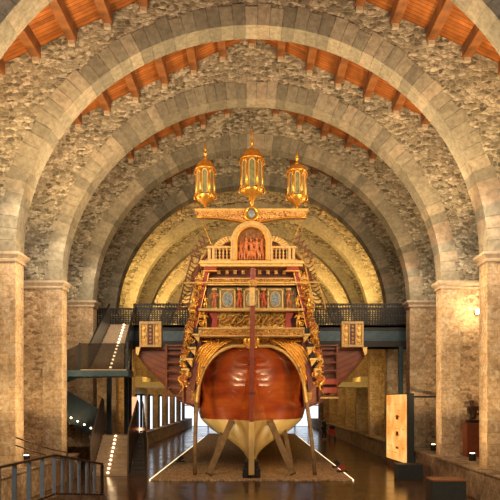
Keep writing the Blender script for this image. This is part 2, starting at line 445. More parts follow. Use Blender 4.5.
# roof
roofs = {}
for sx in (-1, 1):
    vs = [(sx*.001, -8, 17.58), (sx*10.3, -8, 17.58-.466*10.3), (sx*10.3, YEND, 17.58-.466*10.3), (sx*.001, YEND, 17.58)]
    roofs[sx] = struct(MB().slab(vs, (0, 0, .25)).build('ceiling', 'roofplank'))
edges = [ARCH[i]+T for i in range(6)]
proto = None
for bi in range(6):
    y0 = ARCH[bi]+T-.12; y1 = ARCH[bi+1]+.12
    mesh = None
    for k in range(-7, 8):
        x = 1.14*k
        if mesh is None:
            mb = MB(); mb.box(-.15, .15, 0, y1-y0, 0, .42)
            o = mb.build('roof_beam', 'beam', roofs[-1], bevel=.015); mesh = o.data
            cb = MB(); cb.box(-.11, .11, -.1, .2, -.16, 0).box(-.11, .11, y1-y0-.25, y1-y0, -.16, 0)
            cmesh = cb.build('corbel', 'capital', o, bevel=.02)
            o.location = (x, y0, 17.25-.466*abs(x)-.0); first = (o, cmesh)
        else:
            o = first[0].copy(); COL.objects.link(o); o.parent = roofs[1] if k > 0 else roofs[-1]; o.location = (x, y0, 17.25-.466*abs(x))
            c = first[1].copy(); COL.objects.link(c); c.parent = o
# walls, floor
struct(MB().box(-14, 14, -8, YEND+.3, -.3, 0).build('floor', 'floor'))
struct(MB().box(-OUT-.5, -OUT-.01, -8, YEND, 0, 13.1).build('wall_left', 'rubble'))
struct(MB().box(OUT+.01, OUT+.5, -8, YEND, 0, 13.1).build('wall_right', 'rubble'))
mb = MB(); mb.prism([(-10.2, 4.2), (10.2, 4.2), (10.2, 13.0), (0, 17.7), (-10.2, 13.0)], YEND, YEND+.4)
struct(mb.build('wall_back', 'rubble'))
mb = MB()
for a, b in ((-10.2, -8.6), (-3.6, 3.6), (8.6, 10.2)): mb.box(a, b, YEND, YEND+.4, 0, 4.2)
struct(mb.build('wall_end_low', 'rubble'))
def big_window(n, x0, x1):
    w = struct(MB().box(x0, x1, YEND+.15, YEND+.2, .05, 4.2).build('window_%d' % n, 'daylight'))
    fr = MB()
    for i in range(4):
        x = x0+(x1-x0)*i/3; fr.box(x-.08, x+.08, YEND, YEND+.14, 0, 4.2)
    fr.box(x0, x1, YEND, YEND+.14, 2.5, 2.62)
    fr.build('window_frame', 'steel', w)
big_window(1, -8.6, -3.6); big_window(2, 3.6, 8.6)
# tall narrow daylit windows between the far left pillars
wn = 3
for d in (47.2, 49.6, 53.3, 58.9, 64.6, 70.3, 76):
    w = MB().box(-7.75, -7.65, d-.75, d+.75, 1.0, 3.5).build('window_%d' % wn, 'daylight'); struct(w); wn += 1
    fr = MB(); fr.box(-7.8, -7.6, d-.85, d-.75, .95, 3.6).box(-7.8, -7.6, d+.75, d+.85, .95, 3.6).box(-7.8, -7.6, d-.85, d+.85, 3.5, 3.6)
    fr.build('window_frame', 'steel', w)
w = MB().box(-7.95, -7.2, 44.22, 44.30, 1.0, 3.4).build('window_%d' % wn, 'daywarm'); struct(w)  # glowing panel on the pillar standing for a lit doorway, no window
# plinths
for s, y0, y1, nm in ((-1, 14.2, 29.0, 'left'), (-1, 36.8, YEND, 'left'), (1, 10, YEND, 'right')):
    a, b = sorted((s*7.2, s*OUT))
    p = MB().box(a, b, y0, y1, 0, .92); a, b = sorted((s*7.14, s*OUT)); p.box(a, b, y0, y1, .92, 1.0)
    struct(p.build('baseboard_'+nm, 'plinth', bevel=.02))

# gravel bed and its lit edge strips
bed = tag(MB().box(-4.0, 4.0, 27.7, 66, .002, .05).build('gravel_bed', 'gravel'), 'pebbly brown gravel bed under the ship hull', 'gravel bed')
bed['kind'] = 'stuff'
for s, nm in ((-1, 'left'), (1, 'right')):
    a, b = sorted((s*4.0, s*4.05))
    tag(MB().box(a, b, 27.7, 60, .0, .055).build('light_strip', 'ledline'), 'glowing floor strip along the %s edge of the gravel bed' % nm, 'light strip', 'lit floor strips beside the gravel')

# ------------------------------------------------------------------ the galley
G = thing('galley', 'gilded red royal galley seen from its ornate carved stern', 'ship')
G.location = (0, 0, 0)
ZB = [(.2, .1), (.5, .25), (.83, .6), (1.28, 1.3), (1.74, 2.05), (2.3, 2.46), (3.0, 2.56), (3.8, 2.54), (4.4, 2.38), (4.9, 2.02), (5.25, 1.55), (5.45, .95), (5.5, .5)]
def bmax(z):
    for (a, p), (b, q) in zip(ZB, ZB[1:]):
        if z <= b: u = (z-a)/(b-a); return p+(q-p)*u
    return ZB[-1][1]
def TT(z):      # distance over which a waterline rounds out from the sternpost
    pts = [(.2, 9), (.83, 8), (1.5, 6.8), (2.35, 3.8), (3.2, 2.8), (4.2, 1.9), (5.0, 1.6), (5.5, 1.4)]
    for (a, p), (b, q) in zip(pts, pts[1:]):
        if z <= b: return p+(q-p)*(z-a)/(b-a)
    return pts[-1][1]
Y0 = 28.35; LEN = 44
def lerp_tab(tab, z):
    for (a, p), (b, q) in zip(tab, tab[1:]):
        if z <= b: return p+(q-p)*(z-a)/(b-a)
    return tab[-1][1]
W1 = [(.2, .10), (.8, .16), (1.4, .38), (2.35, .66), (3.2, .42), (4.2, .2), (5.5, .12)]   # half width of the deadwood
T1 = [(.2, 2.0), (2.35, 1.7), (4.2, 1.0), (5.5, .6)]                                        # its length
def hb(z, t):
    b0 = .10; B = max(bmax(z), b0); w1 = min(lerp_tab(W1, z), B); t1 = lerp_tab(T1, z)
    if t < t1: b = b0+(w1-b0)*(t/t1)**1.3
    else:
        u = min(1, (t-t1)/TT(z)); e = .58 if z > 3 else .58+.35*(3-z)/2.8
        b = w1+(B-w1)*(1-(1-u)**2)**e
    if t > 24: b *= max(.03, math.cos((t-24)/(LEN-24)*PI/2)**.8)
    return b
def hull_part(name, z0, z1, mat, nz):
    ts = [0, .1, .25, .45, .65, .8, .9, 1.0, 1.1, 1.2, 1.3, 1.4, 1.5, 1.65, 1.8, 1.95, 2.1, 2.3, 2.5, 2.8, 3.1, 3.8, 4.6, 5.5, 6.6, 8, 10, 13, 17, 21, 25, 29, 33, 37, 40, 42.5, 44]
    mb = MB()
    for sx in (-1, 1):
        vs = []; zs = [z0+(z1-z0)*i/nz for i in range(nz+1)]
        for t in ts:
            for z in zs: vs.append((sx*hb(z, t), Y0+t, z))
        m = nz+1
        mb.add(vs, [(i*m+j, (i+1)*m+j, (i+1)*m+j+1, i*m+j+1) for i in range(len(ts)-1) for j in range(nz)])
    # close top/bottom and ends with strips between the sides
    for zc in (z0, z1):
        vs = []
        for t in ts: vs += [(-hb(zc, t), Y0+t, zc), (hb(zc, t), Y0+t, zc)]
        mb.add(vs, [(2*i, 2*i+1, 2*i+3, 2*i+2) for i in range(len(ts)-1)])
    for t in (0, LEN):
        vs = []
        for i in range(nz+1):
            z = z0+(z1-z0)*i/nz; vs += [(-hb(z, t), Y0+t, z), (hb(z, t), Y0+t, z)]
        mb.add(vs, [(2*i, 2*i+1, 2*i+3, 2*i+2) for i in range(nz)])
    o = mb.build(name, mat, G, smooth=True)
    m = o.modifiers.new('edge', 'EDGE_SPLIT'); m.split_angle = math.radians(50)
    return o
hull_part('hull', 2.35, 5.5, 'hull', 26)
ob = hull_part('hull_bottom', .2, 2.35, 'hullbottom', 16); ob['label'] = 'pale cream painted hull bottom'
MB().prismx([(28.1, .2), (28.35, .18), (28.42, 5.5), (28.15, 5.5)], -.10, .10).build('stern_post', 'post', G, bevel=.02)
MB().prismx([(28.05, .2), (28.32, .14), (28.32, 2.35), (28.08, 2.35)], -.115, .115).build('skeg', 'hullbottom', G, bevel=.02)
MB().box(-.1, .1, 28.3, 71, .12, .3).build('keel', 'hullbottom', G)
# topsides and deck forward of the stern castle
mb = MB(); mb.prism([(-2.0, 4.9), (2.0, 4.9), (2.45, 6.2), (-2.45, 6.2)], 30.2, 68); mb.build('topside', 'darkwood', G)
# outriggers
prof = [(2.0, 5.45), (4.95, 5.45), (4.9, 5.12), (4.55, 4.68), (4.2, 4.28), (3.8, 3.92), (3.4, 3.5), (3.0, 3.12), (2.3, 2.85)]
for sx in (-1, 1):
    MB().prism([(sx*x, z) for x, z in prof], 30.4, 62).build('outrigger', 'sponson', G)
    mb = MB(); mb.tube([(sx*x, 30.36, z) for x, z in prof[1:]], .05, 6); mb.build('outrigger_edge', 'hoopwood', G, smooth=True)
    mb = MB(); mb.box(*sorted((sx*2.6, sx*4.9)), 30.2, 30.5, 5.38, 5.5); mb.build('outrigger_cap', 'hoopwood', G)
    # gilded end panel
    cx = sx*4.32
    p = MB().box(cx-.45, cx+.45, 30.0, 30.5, 5.5, 6.52).build('end_box', 'golddark', G)
    f = MB()
    for x0, x1, z0, z1 in ((-.47, .47, 5.46, 5.56), (-.47, .47, 6.46, 6.56), (-.47, -.40, 5.56, 6.46), (.40, .47, 5.56, 6.46), (-.17, -.12, 5.56, 6.46), (.12, .17, 5.56, 6.46)):
        f.box(cx+x0, cx+x1, 29.9, 30.02, z0, z1)
    f.build('panel_frame', 'cream', p, bevel=.01)
    MB().box(cx-.11, cx+.11, 29.94, 30.0, 5.56, 6.46).build('dark_inset', 'darkwood', p)
    q = MB()
    for z in (5.68, 5.84, 6.01, 6.18, 6.34): q.disc((cx, 29.93, z), [(.05, .02), (.055, .0), (.03, -.03)], 12)
    q.build('carved_boss', 'palegold', p, smooth=True)
    for ox in (-.28, .28):
        q = MB()
        for z, r in ((5.75, .08), (6.01, .1), (6.27, .08)):
            q.disc((cx+ox, 29.97, z), [(r, .03), (r, -.01), (r*.7, -.03), (r*.35, 0), (.01, -.04)], 14)
            q.ball((cx+ox, 29.97, z+.13), (.03, .03, .05), 8, 5)
        q.build('carved_rosette', 'palegold', p, smooth=True)
    # bracket under the box
    MB().prism([(sx*4.75, 5.46), (sx*4.95, 5.46), (sx*4.95, 5.2), (sx*4.85, 5.1)], 29.95, 30.3).build('bracket', 'palegold', G)

# helpers for carving
def spiral(mb, c, r, turns=1.6, sx=1, tube=.035, y=0, a0=0, n=26):
    pts = []; rs = []
    for i in range(n+1):
        u = i/n; a = a0+turns*2*PI*u; rr = r*(1-.85*u)
        pts.append((c[0]+sx*rr*math.cos(a), c[1]-.10*u*r*2, c[2]+rr*math.sin(a))); rs.append(tube*(1-.5*u))
    mb.tube(pts, rs, 7); mb.ball((pts[-1][0], pts[-1][1], pts[-1][2]), tube*1.3, 8, 5)
def figure(mb, c, h, sx=1, lean=0, seed=0):
    """small carved standing figure, feet at c, height h"""
    r = random.Random(seed); x, y, z = c
    def P(a, b, dy=0): return (x+sx*(a+lean*b)*h, y+dy*h, z+b*h)
    mb.tube(catmull([P(-.05, 0), P(-.07, .25, -.02), P(-.03, .48)], 4), [h*.05, h*.05, h*.05, h*.055, h*.06, h*.065, h*.07, h*.075, h*.08], 8)
    mb.tube(catmull([P(.07, 0), P(.09, .22, -.05), P(.03, .48)], 4), [h*.05, h*.05, h*.05, h*.055, h*.06, h*.065, h*.07, h*.075, h*.08], 8)
    mb.tube([P(0, .44), P(0, .55), P(.01, .68), P(.01, .80), P(.01, .85)], [h*.10, h*.085, h*.11, h*.09, h*.035], 10)
    mb.ball(P(.015, .92, -.01), (h*.062, h*.07, h*.08), 10, 8)
    mb.ball(P(.015, .95, .02), (h*.07, h*.06, h*.06), 8, 6)
    e = r.uniform(.15, .26)
    mb.tube(catmull([P(-.1, .78), P(-e, .64, -.04), P(-.14+r.uniform(-.1, .1), .48+r.uniform(0, .3), -.1)], 4), [h*.045, h*.043, h*.04, h*.038, h*.036, h*.034, h*.03, h*.028, h*.03], 7)
    mb.tube(catmull([P(.12, .78), P(e, .66, -.04), P(.2+r.uniform(-.1, .1), .5+r.uniform(0, .45), -.08)], 4), [h*.045, h*.043, h*.04, h*.038, h*.036, h*.034, h*.03, h*.028, h*.03], 7)
    # drapery
    mb.tube(catmull([P(-.12, .5), P(0, .42, -.06), P(.14, .3, -.03), P(.16, .1)], 4), [h*.05]*13, 7)

YF = 27.6
# body of the castle
MB().prism([(-1.9, 5.75), (1.9, 5.75), (1.55, 8.45), (-1.55, 8.45)], 28.12, 33.5).build('stern_castle', 'darkwood', G)
# counter under the lowest ledge
arc = [(0.06, 5.42), (.35, 5.38), (.80, 5.36), (1.28, 5.16), (1.62, 4.86), (1.92, 4.4), (2.12, 3.75), (2.2, 3.1)]
for sx in (-1, 1):
    poly = [(sx*x, z) for x, z in arc]+[(sx*2.42, 3.2), (sx*2.5, 4.2), (sx*2.35, 5.72), (sx*.06, 5.72)]
    MB().prism(poly, 28.22, 29.1).build('stern_counter', 'filigree', G)
    mb = MB(); pts = catmull([(sx*x, 28.12, z) for x, z in arc], 6); mb.tube(pts, [.07]*len(pts), 8)
    mb.build('counter_moulding', 'palegold', G, smooth=True)
    for k in range(1, 7):
        mb = MB(); pts = []
        s = k*.085
        raw = [(sx*(.45+.28*k), 28.08, 5.62-.01*k), (sx*(1.02+s*1.3), 28.0, 5.42+s*.22), (sx*(1.45+s*1.15), 27.98, 5.02+s*.5), (sx*(1.80+s*1.05), 28.0, 4.55+s*.4), (sx*(2.02+s*.85), 28.03, 4.05+s*.3), (sx*(2.08+s*.95), 28.06, 3.75+.14*k)]
        pts = catmull(raw, 5); n = len(pts)
        mb.tube(pts, [.028+.028*math.sin(PI*i/(n-1)) for i in range(n)], 7)
        spiral(mb, (raw[-1][0], 28.0, raw[-1][2]), .08, 1.2, sx, .025, a0=PI/2)
        mb.build('carved_rib', 'gold', G, smooth=True)

def frieze(name, x0, x1, z0, z1, y0, y1, matframe, matin, n):
    p = MB().box(x0, x1, y0+.04, y1, z0, z1).build(name, matin, G)
    f = MB(); h = (z1-z0)*.16
    f.box(x0-.03, x1+.03, y0, y0+.12, z0, z0+h).box(x0-.03, x1+.03, y0, y0+.12, z1-h, z1).box(x0-.03, x0+.04, y0, y0+.12, z0, z1).box(x1-.04, x1+.03, y0, y0+.12, z0, z1)
    f.build('moulding', matframe, p, bevel=.008)
    c = MB(); w = (x1-x0-.15)/n
    for i in range(n):
        cx = x0+.075+w*(i+.5); spiral(c, (cx, y0+.03, (z0+z1)/2), min(w*.5, (z1-z0)*.36), 1.3, 1 if i % 2 else -1, .016, a0=(0 if i % 2 else PI), n=14)
    c.build('scrollwork', 'gold', p, smooth=True)
    return p
frieze('lower_ledge', -2.05, 2.05, 5.7, 6.0, 27.5, 28.3, 'cream', 'redfiligree', 22)
MB().box(-2.08, 2.08, 27.42, 28.2, 5.99, 6.04).build('ledge_lip', 'palegold', G, bevel=.01)
MB().box(-2.08, 2.08, 27.42, 28.2, 6.70, 6.79).build('middle_ledge', 'cream', G, bevel=.012)
# relief panel
rp = MB().box(-1.35, 1.35, 27.86, 28.2, 6.04, 6.70).build('relief_panel', 'relief', G)
c = MB(); R = random.Random(3)
for sx in (-1, 1):
    for k in range(5):
        cx = sx*(.24+k*.24)
        pts = catmull([(cx-.14, 27.84, 6.14+R.uniform(0, .1)), (cx-.02, 27.8, 6.32+R.uniform(-.06, .08)), (cx+.12, 27.82, 6.42+R.uniform(-.05, .1)), (cx+.2, 27.84, 6.5)], 4)
        c.tube(pts, [.03+.035*math.sin(PI*i/12) for i in range(13)], 7)
        c.ball((cx+.05, 27.82, 6.5+R.uniform(-.04, .06)), (.045, .04, .055), 8, 6)
        c.tube(catmull([(cx-.1, 27.83, 6.45), (cx, 27.8, 6.3), (cx+.15, 27.84, 6.16)], 4), [.03]*9, 6)
c.build('relief_figures', 'golddark', rp, smooth=True)
for sx in (-1, 1):
    MB().prism([(sx*1.35, 6.04), (sx*1.6, 6.04), (sx*1.55, 6.4), (sx*1.72, 6.70), (sx*1.35, 6.70)], 27.75, 28.2).build('red_bracket', 'red', G, bevel=.015)
    c = MB(); figure(c, (sx*1.83, 27.62, 6.04), .66, sx, .05, 5); spiral(c, (sx*1.98, 27.6, 6.22), .14, 1.5, sx, .03); spiral(c, (sx*1.98, 27.6, 6.52), .12, 1.5, -sx, .03)
    c.build('corner_figure', 'gold', G, smooth=True)
# gallery of painted panels
MB().box(-1.78, 1.78, 27.98, 28.3, 6.79, 7.72).build('gallery_wall', 'greenpaint', G)
for cx in (-.95, 0.0, .95):
    p = MB().box(cx-.29, cx+.29, 27.9, 28.0, 6.84, 7.62).build('painted_panel', 'greenpaint', G)
    f = MB()
    for a in ((-.32, .32, 6.80, 6.87), (-.32, .32, 7.56, 7.64), (-.32, -.26, 6.8, 7.64), (.26, .32, 6.8, 7.64)): f.box(cx+a[0], cx+a[1], 27.84, 27.93, a[2], a[3])
    f.build('panel_frame', 'palegold', p, bevel=.008)
    MB().disc((cx, 27.9, 7.21), [(.3, 0), (.3, -.02), (.29, -.03)], 28, .66, 1.0).build('painted_oval', 'blueoval', p)
    f = MB(); f.tube([(cx+.2*math.cos(a), 27.865, 7.21+.3*math.sin(a)) for a in [2*PI*k/28 for k in range(28)]], .022, 6, closed=True)
    f.build('oval_moulding', 'cream', p, smooth=True)
for cx in (-1.48, -.47, .47, 1.48):
    mb = MB(); mb.box(cx-.11, cx+.11, 27.84, 27.98, 6.79, 6.88).box(cx-.1, cx+.1, 27.84, 27.98, 7.56, 7.66)
    mb.build('figure_base', 'palegold', G, bevel=.008)
    mb = MB(); figure(mb, (cx, 27.78, 6.88), .70, 1 if cx > 0 else -1, 0, int(cx*10)+20)
    mb.build('painted_figure', 'figred' if abs(cx) < 1 else 'figure', G, smooth=True)
frieze('upper_frieze', -1.80, 1.80, 7.74, 8.04, 27.7, 28.2, 'palegold', 'filigree', 20)
# dentils in the recess below the cornice
for k in range(9):
    x = -1.3+k*.325
    if abs(x) < .1: continue
    MB().box(x-.06, x+.06, 27.75, 28.1, 8.18, 8.36).build('modillion', 'golddark', G, bevel=.015)
MB().box(-1.7, 1.7, 28.0, 28.3, 8.04, 8.42).build('recess_back', 'darkwood', G)
c = MB().box(-2.0, 2.0, 27.36, 28.4, 8.42, 8.52).box(-2.06, 2.06, 27.3, 28.4, 8.52, 8.6).box(-2.0, 2.0, 27.36, 28.4, 8.6, 8.66)
c.build('cornice', 'palegold', G, bevel=.012)
for sx in (-1, 1):
    MB().box(*sorted((sx*1.38, sx*1.86)), 27.45, 28.1, 8.27, 8.42).build('red_cornice_end', 'red', G, bevel=.012)
    f = MB(); f.box(*sorted((sx*1.34, sx*1.90)), 27.42, 28.1, 8.24, 8.28); f.build('gold_fillet', 'gold', G)
    # sloping corner posts, red with gold edges
    p = MB(); p.slab([(sx*1.66, 27.62, 8.26), (sx*1.86, 27.62, 8.26), (sx*2.42, 27.75, 5.9), (sx*2.22, 27.75, 5.9)], (0, .3, 0)); p = p.build('corner_post', 'red', G)
    f = MB()
    for o_ in (0, .2): f.bar((sx*(1.66+o_), 27.6, 8.26), (sx*(2.22+o_), 27.73, 5.9), .035)
    f.build('gold_edging', 'golddark', p)
    # cherub and foliage beside the gallery
    for k, (x, z, h) in enumerate(((1.80, 6.82, .5), (2.25, 6.75, .6), (2.5, 5.45, .62), (2.02, 7.5, .5), (2.62, 4.75, .5))):
        c = MB(); figure(c, (sx*x, 27.5+.03*k, z), h, sx, .03, 30+k); c.build('carved_figure', 'gold', G, smooth=True)
    # scrolling quarter carving down the side of the stern
    R = random.Random(11)
    for k in range(26):
        u = k/25.0; z = 8.15-4.3*u; x = 1.98+.72*min(1, u*1.25)-(.12 if u > .8 else 0)
        c = MB(); r = .115+R.uniform(-.03, .04)
        spiral(c, (sx*(x+R.uniform(-.15, .15)), 27.66+R.uniform(0, .1), z), r, 1.5, sx*(1 if k % 2 else -1), .03, a0=R.uniform(0, 6))
        for j in range(3):
            a = R.uniform(0, 2*PI); c.ball((sx*(x+.11*math.cos(a)), 27.64, z+.10*math.sin(a)), (.025+R.uniform(0, .02), .04, .05+R.uniform(0, .04)), 8, 6, a)
        c.build('carved_scroll', ('gold', 'golddark', 'palegold')[(k*7) % 3 if k % 4 == 0 else 0], G, smooth=True)
    for k in range(16):
        u = (k+.5)/16; z = 8.1-4.2*u; x = 2.0+.68*min(1, u*1.25); c = MB()
        for j in range(4):
            a = 1.2*j+R.uniform(-.3, .3); c.ball((sx*(x+.02+.07*math.cos(a)), 27.56, z+.07*math.sin(a)), (.035, .05, .085), 8, 6, a*sx+PI/2)
        c.ball((sx*(x+.02), 27.53, z), (.045, .06, .045), 8, 6)
        c.build('carved_leaf', ('palegold', 'gold', 'golddark', 'figure')[k % 4], G, smooth=True)
    # long acanthus swags joining them
    for k in range(6):
        c = MB(); z = 7.9-.72*k; x = 2.1+.12*k
        pts = catmull([(sx*(x-.15), 27.75, z), (sx*(x+.18), 27.62, z-.25), (sx*(x-.02), 27.58, z-.55), (sx*(x+.16), 27.72, z-.85)], 5)
        n = len(pts); c.tube(pts, [.02+.03*math.sin(PI*i/(n-1)) for i in range(n)], 8)
        c.build('acanthus_swag', 'gold' if k % 2 else 'golddark', G, smooth=True)
    # stepped brackets with bright caps; black boxes stand for shaded gaps, low on the quarter
    for k, (px, py) in enumerate(((197, 337), (193, 350), (190, 361), (186, 371))):
        x, _, z = W(px, py, 28.0); x = abs(x)
        b = MB(); b.prism([(sx*(x-.16), z), (sx*(x+.14), z+.02), (sx*(x+.14), z+.09), (sx*(x-.16), z+.09)], 27.5, 28.3); b.prism([(sx*(x-.14), z), (sx*(x+.1), z), (sx*(x-.1), z-.26)], 27.6, 28.2)
        b = b.build('quarter_bracket', 'palegold', G, bevel=.015)
        MB().box(*sorted((sx*(x-.12), sx*(x+.12))), 27.7, 28.2, z+.09, z+.32).build('shade_gap', 'blackblock', b)
    # backing behind the carving
    MB().prism([(sx*1.7, 8.2), (sx*2.1, 8.2), (sx*2.75, 5.6), (sx*2.72, 4.6), (sx*2.5, 3.7), (sx*2.3, 3.5), (sx*2.0, 5.5)], 27.95, 28.6).build('quarter_panel', 'darkwood', G)

# balustrade
for sx in (-1, 1):
    x0, x1 = .66, 1.72
    r = MB(); r.box(*sorted((sx*x0, sx*x1)), 27.5, 27.7, 8.66, 8.74).box(*sorted((sx*x0, sx*(x1+.04))), 27.47, 27.73, 9.16, 9.25)
    for x in (x0+.05, x1-.06, x1-.22): r.box(*sorted((sx*(x-.055), sx*(x+.055))), 27.5, 27.7, 8.74, 9.16)
    r = r.build('balustrade', 'cream', G, bevel=.01)
    for k in range(5):
        x = x0+.16+k*.145
        MB().lathe((sx*x, 27.6, 8.74), [(.045, 0), (.045, .04), (.02, .07), (.05, .15), (.02, .21), (.05, .27), (.02, .35), (.045, .38), (.045, .42)], 10).build('baluster', 'cream', r, smooth=True)
    MB().box(*sorted((sx*x0, sx*x1)), 27.85, 27.95, 8.66, 9.16).build('balustrade_shade', 'darkwood', G)  # dark sheet painting the shade between the balusters
    # scallop fan
    nseg = 9
    for k in range(nseg):
        a0 = PI/2*(k+.06)/nseg+.05; a1 = PI/2*(k+.94)/nseg+.05; r0, r1 = .48, .80; cx, cz = .72, 9.12
        q = [(sx*(cx+rr*math.cos(a)*.98), cz+rr*math.sin(a)*.68) for rr, a in ((r0, a0), (r1, a0), (r1, a1), (r0, a1))]
        MB().prism(q, 27.5, 27.75).build('fan_lobe', 'cream' if k % 2 else 'palegold', G, bevel=.02)
# pediment arch with carved scene
cz = 9.38
def archband(r0, r1, y0, y1, zb, n=28):
    mb = MB(); vs = []
    pts = [(1, None)]+[(math.cos(PI*k/n), math.sin(PI*k/n)) for k in range(n+1)]+[(-1, None)]
    for c_, s_ in pts:
        for r in (r0, r1):
            for y in (y0, y1): vs.append((c_*r, y, zb if s_ is None else cz+r*s_))
    m = len(pts)
    fs = []
    for k in range(m-1):
        p = 4*k; q = p+4; fs += [(p, q, q+2, p+2), (p+1, p+3, q+3, q+1), (p, p+1, q+1, q), (p+2, q+2, q+3, p+3)]
    fs += [(0, 2, 3, 1), (4*m-4, 4*m-3, 4*m-1, 4*m-2)]
    return mb.add(vs, fs)
archband(.60, .76, 27.3, 27.7, 8.66).build('pediment_arch', 'cream', G, bevel=.015)
archband(.55, .62, 27.24, 27.6, 8.66).build('arch_moulding', 'gold', G, bevel=.01)
archband(.76, .80, 27.26, 27.6, 8.66).build('arch_edge', 'palegold', G)
mb = MB(); mb.prism([(-.58, 8.66), (.58, 8.66)]+[(.58*math.cos(PI*k/20), cz+.58*math.sin(PI*k/20)) for k in range(21)], 27.52, 27.7)
mb.build('carved_tympanum', 'reliefback', G)
for k, (x, h) in enumerate(((-.42, .72), (-.22, .86), (0, .82), (.2, .88), (.41, .74))):
    mb = MB(); figure(mb, (x, 27.44, 8.70), h, 1 if k % 2 else -1, .0, 50+k); mb.build('relief_figure', 'figure', G, smooth=True)
mb = MB(); mb.ball((0, 27.4, 8.92), (.2, .12, .16), 12, 8).tube(catmull([(-.15, 27.36, 8.8), (0, 27.32, 8.95), (.16, 27.36, 8.78)], 5), .05, 8)
mb.build('crouching_figure', 'figure', G, smooth=True)
mb = MB()
for k in range(6):
    x = -.35+.14*k; mb.tube([(x, 27.47, 9.3), (x+.03, 27.46, 9.6+.1*(k % 2))], .014, 6)
mb.build('carved_spears', 'figure', G)
# lantern crossbeam
cb = MB(); cb.box(-2.24, 2.24, 27.5, 28.0, 10.64, 10.73); cb = cb.build('lantern_beam', 'palegold', G, bevel=.012)
for sx in (-1, 1):
    mb = MB(); up = [(sx*.2, 10.64), (sx*2.16, 10.64)]; low = [(sx*(2.16-1.96*k/10), 10.40-.20*math.sin(PI*.5*k/10)+.10*math.sin(PI*k/10)) for k in range(11)]
    mb.prism(up+low, 27.58, 27.92); mb.build('beam_carving', 'redfiligree', cb)
    f = MB(); f.tube([(x, 27.55, z) for x, z in low], .035, 7); f.build('beam_edging', 'gold', cb, smooth=True)
    for k in range(9):
        c = MB(); spiral(c, (sx*(.42+.2*k), 27.55, 10.50), .075, 1.3, sx*(1 if k % 2 else -1), .016, n=12)
        c.build('beam_scroll', 'palegold', cb, smooth=True)
MB().disc((0, 27.5, 10.52), [(.31, .2), (.31, 0), (.28, -.05), (.22, -.03), (.2, .0)], 28).build('beam_medallion', 'gold', cb, smooth=True)
MB().disc((0, 27.47, 10.52), [(.17, .02), (.17, -.02), (.1, -.05)], 24, .85, 1).build('medallion_face', 'blueoval', cb, smooth=True)
MB().lathe((0, 27.85, 9.9), [(.06, 0), (.06, .4), (.12, .5), (.12, .74)], 12).build('beam_support', 'darkwood', cb)
# lanterns
def lantern(x, zb, zd, ztp, r, label):
    """zb body bottom, zd dome base, ztp finial tip"""
    y = 27.75; n = 6; rot = 0
    L = MB(); zlow = 10.73
    L.lathe((x, y, 0), [(.10, zlow), (.10, zlow+.03), (.035, zlow+.07), (.05, zlow+.11), (.03, zlow+.15), (r*.35, zb-.26), (r*.78, zb-.14), (r*1.02, zb-.02), (r*1.06, zb+.04), (r*.95, zb+.06)], 24)
    L = L.build('lantern', 'gold', G, smooth=True); L['label'] = label
    m = L.modifiers.new('e', 'EDGE_SPLIT'); m.split_angle = math.radians(40)
    MB().lathe((x, y, 0), [(r*.86, zb+.05), (r*.86, zd)], n, rot).build('glazing', 'lanternglass', L)
    for k in range(n):
        a = rot+2*PI*k/n; cx, cy = x+r*.93*math.cos(a), y+r*.93*math.sin(a)
        mb = MB(); mb.tube([(cx, cy, zb), (cx, cy, zd)], .042, 8)
        ox, oy = x+r*1.12*math.cos(a), y+r*1.12*math.sin(a)
        mb.tube(catmull([(cx, cy, zd-.02), (ox, oy, zd-.04), (ox, oy, zd-.16), (cx, cy, zd-.24)], 4), .02, 6)
        mb.tube(catmull([(cx, cy, zb+.25), (ox, oy, zb+.1), (ox+.02*math.cos(a), oy, zb-.06), (cx, cy, zb-.1)], 4), .024, 6)
        mb.build('lantern_column', 'gold', L, smooth=True)
        b = rot+2*PI*(k+.5)/n; c0 = Vector((x+r*.80*math.cos(b), y+r*.80*math.sin(b), 0)); tv = Vector((-math.sin(b), math.cos(b), 0)); w = r*.27
        f = MB(); pts = []
        for s_, zz in ((-1, zb+.14), (1, zb+.14), (1, zd-.15), (.6, zd-.08), (0, zd-.05), (-.6, zd-.08), (-1, zd-.15)): pts.append(c0+tv*w*s_+Vector((0, 0, zz)))
        f.tube(pts, .024, 6, closed=True); f.build('pane_frame', 'cream', L)
    hd = (ztp-zd)*.36 if r < .43 else (ztp-zd)*.33
    MB().lathe((x, y, zd), [(r*1.04, -.03), (r*1.1, 0), (r*1.1, .04), (r*.98, .07), (r*.93, hd*.4), (r*.74, hd*.72), (r*.42, hd*.94), (r*.15, hd*1.02)], 28).build('dome', 'gold', L, smooth=True)
    H = ztp-zd-hd
    MB().lathe((x, y, zd+hd), [(.08, -.02), (.1, .04), (.04, .10), (.03, .16), (.085, .22), (.085, .26), (.03, .32), (.03, H*.55), (.07, H*.62), (.03, H*.70), (.05, H*.78), (.018, H*.86), (.005, H)], 14).build('finial', 'gold', L, smooth=True)
lantern(-1.83, 11.24, 12.33, 13.40, .375, 'left gilded stern lantern')
lantern(0.02, 11.48, 12.72, 13.98, .44, 'tall middle gilded stern lantern')
lantern(1.80, 11.20, 12.24, 13.05, .365, 'right gilded stern lantern')

# canopy hoops behind the pediment
for k in range(7):
    y = 28.6+.62*k; a = 2.02+.13*k; h = 1.5+.07*k
    mb = MB(); pts = [(a*math.cos(PI*i/26), y, 8.5+h*math.sin(PI*i/26)) for i in range(27)]
    mb.tube(pts, .045, 6); mb.build('canopy_hoop', 'hoopwood', G, smooth=True)
for th in (.3, .6, .95, PI/2, PI-.95, PI-.6, PI-.3):
    mb = MB(); mb.tube([((2.02+.13*k)*math.cos(th), 28.6+.62*k, 8.5+(1.5+.07*k)*math.sin(th)) for k in range(7)], .035, 6)
    mb.build('canopy_stringer', 'hoopwood', G, smooth=True)
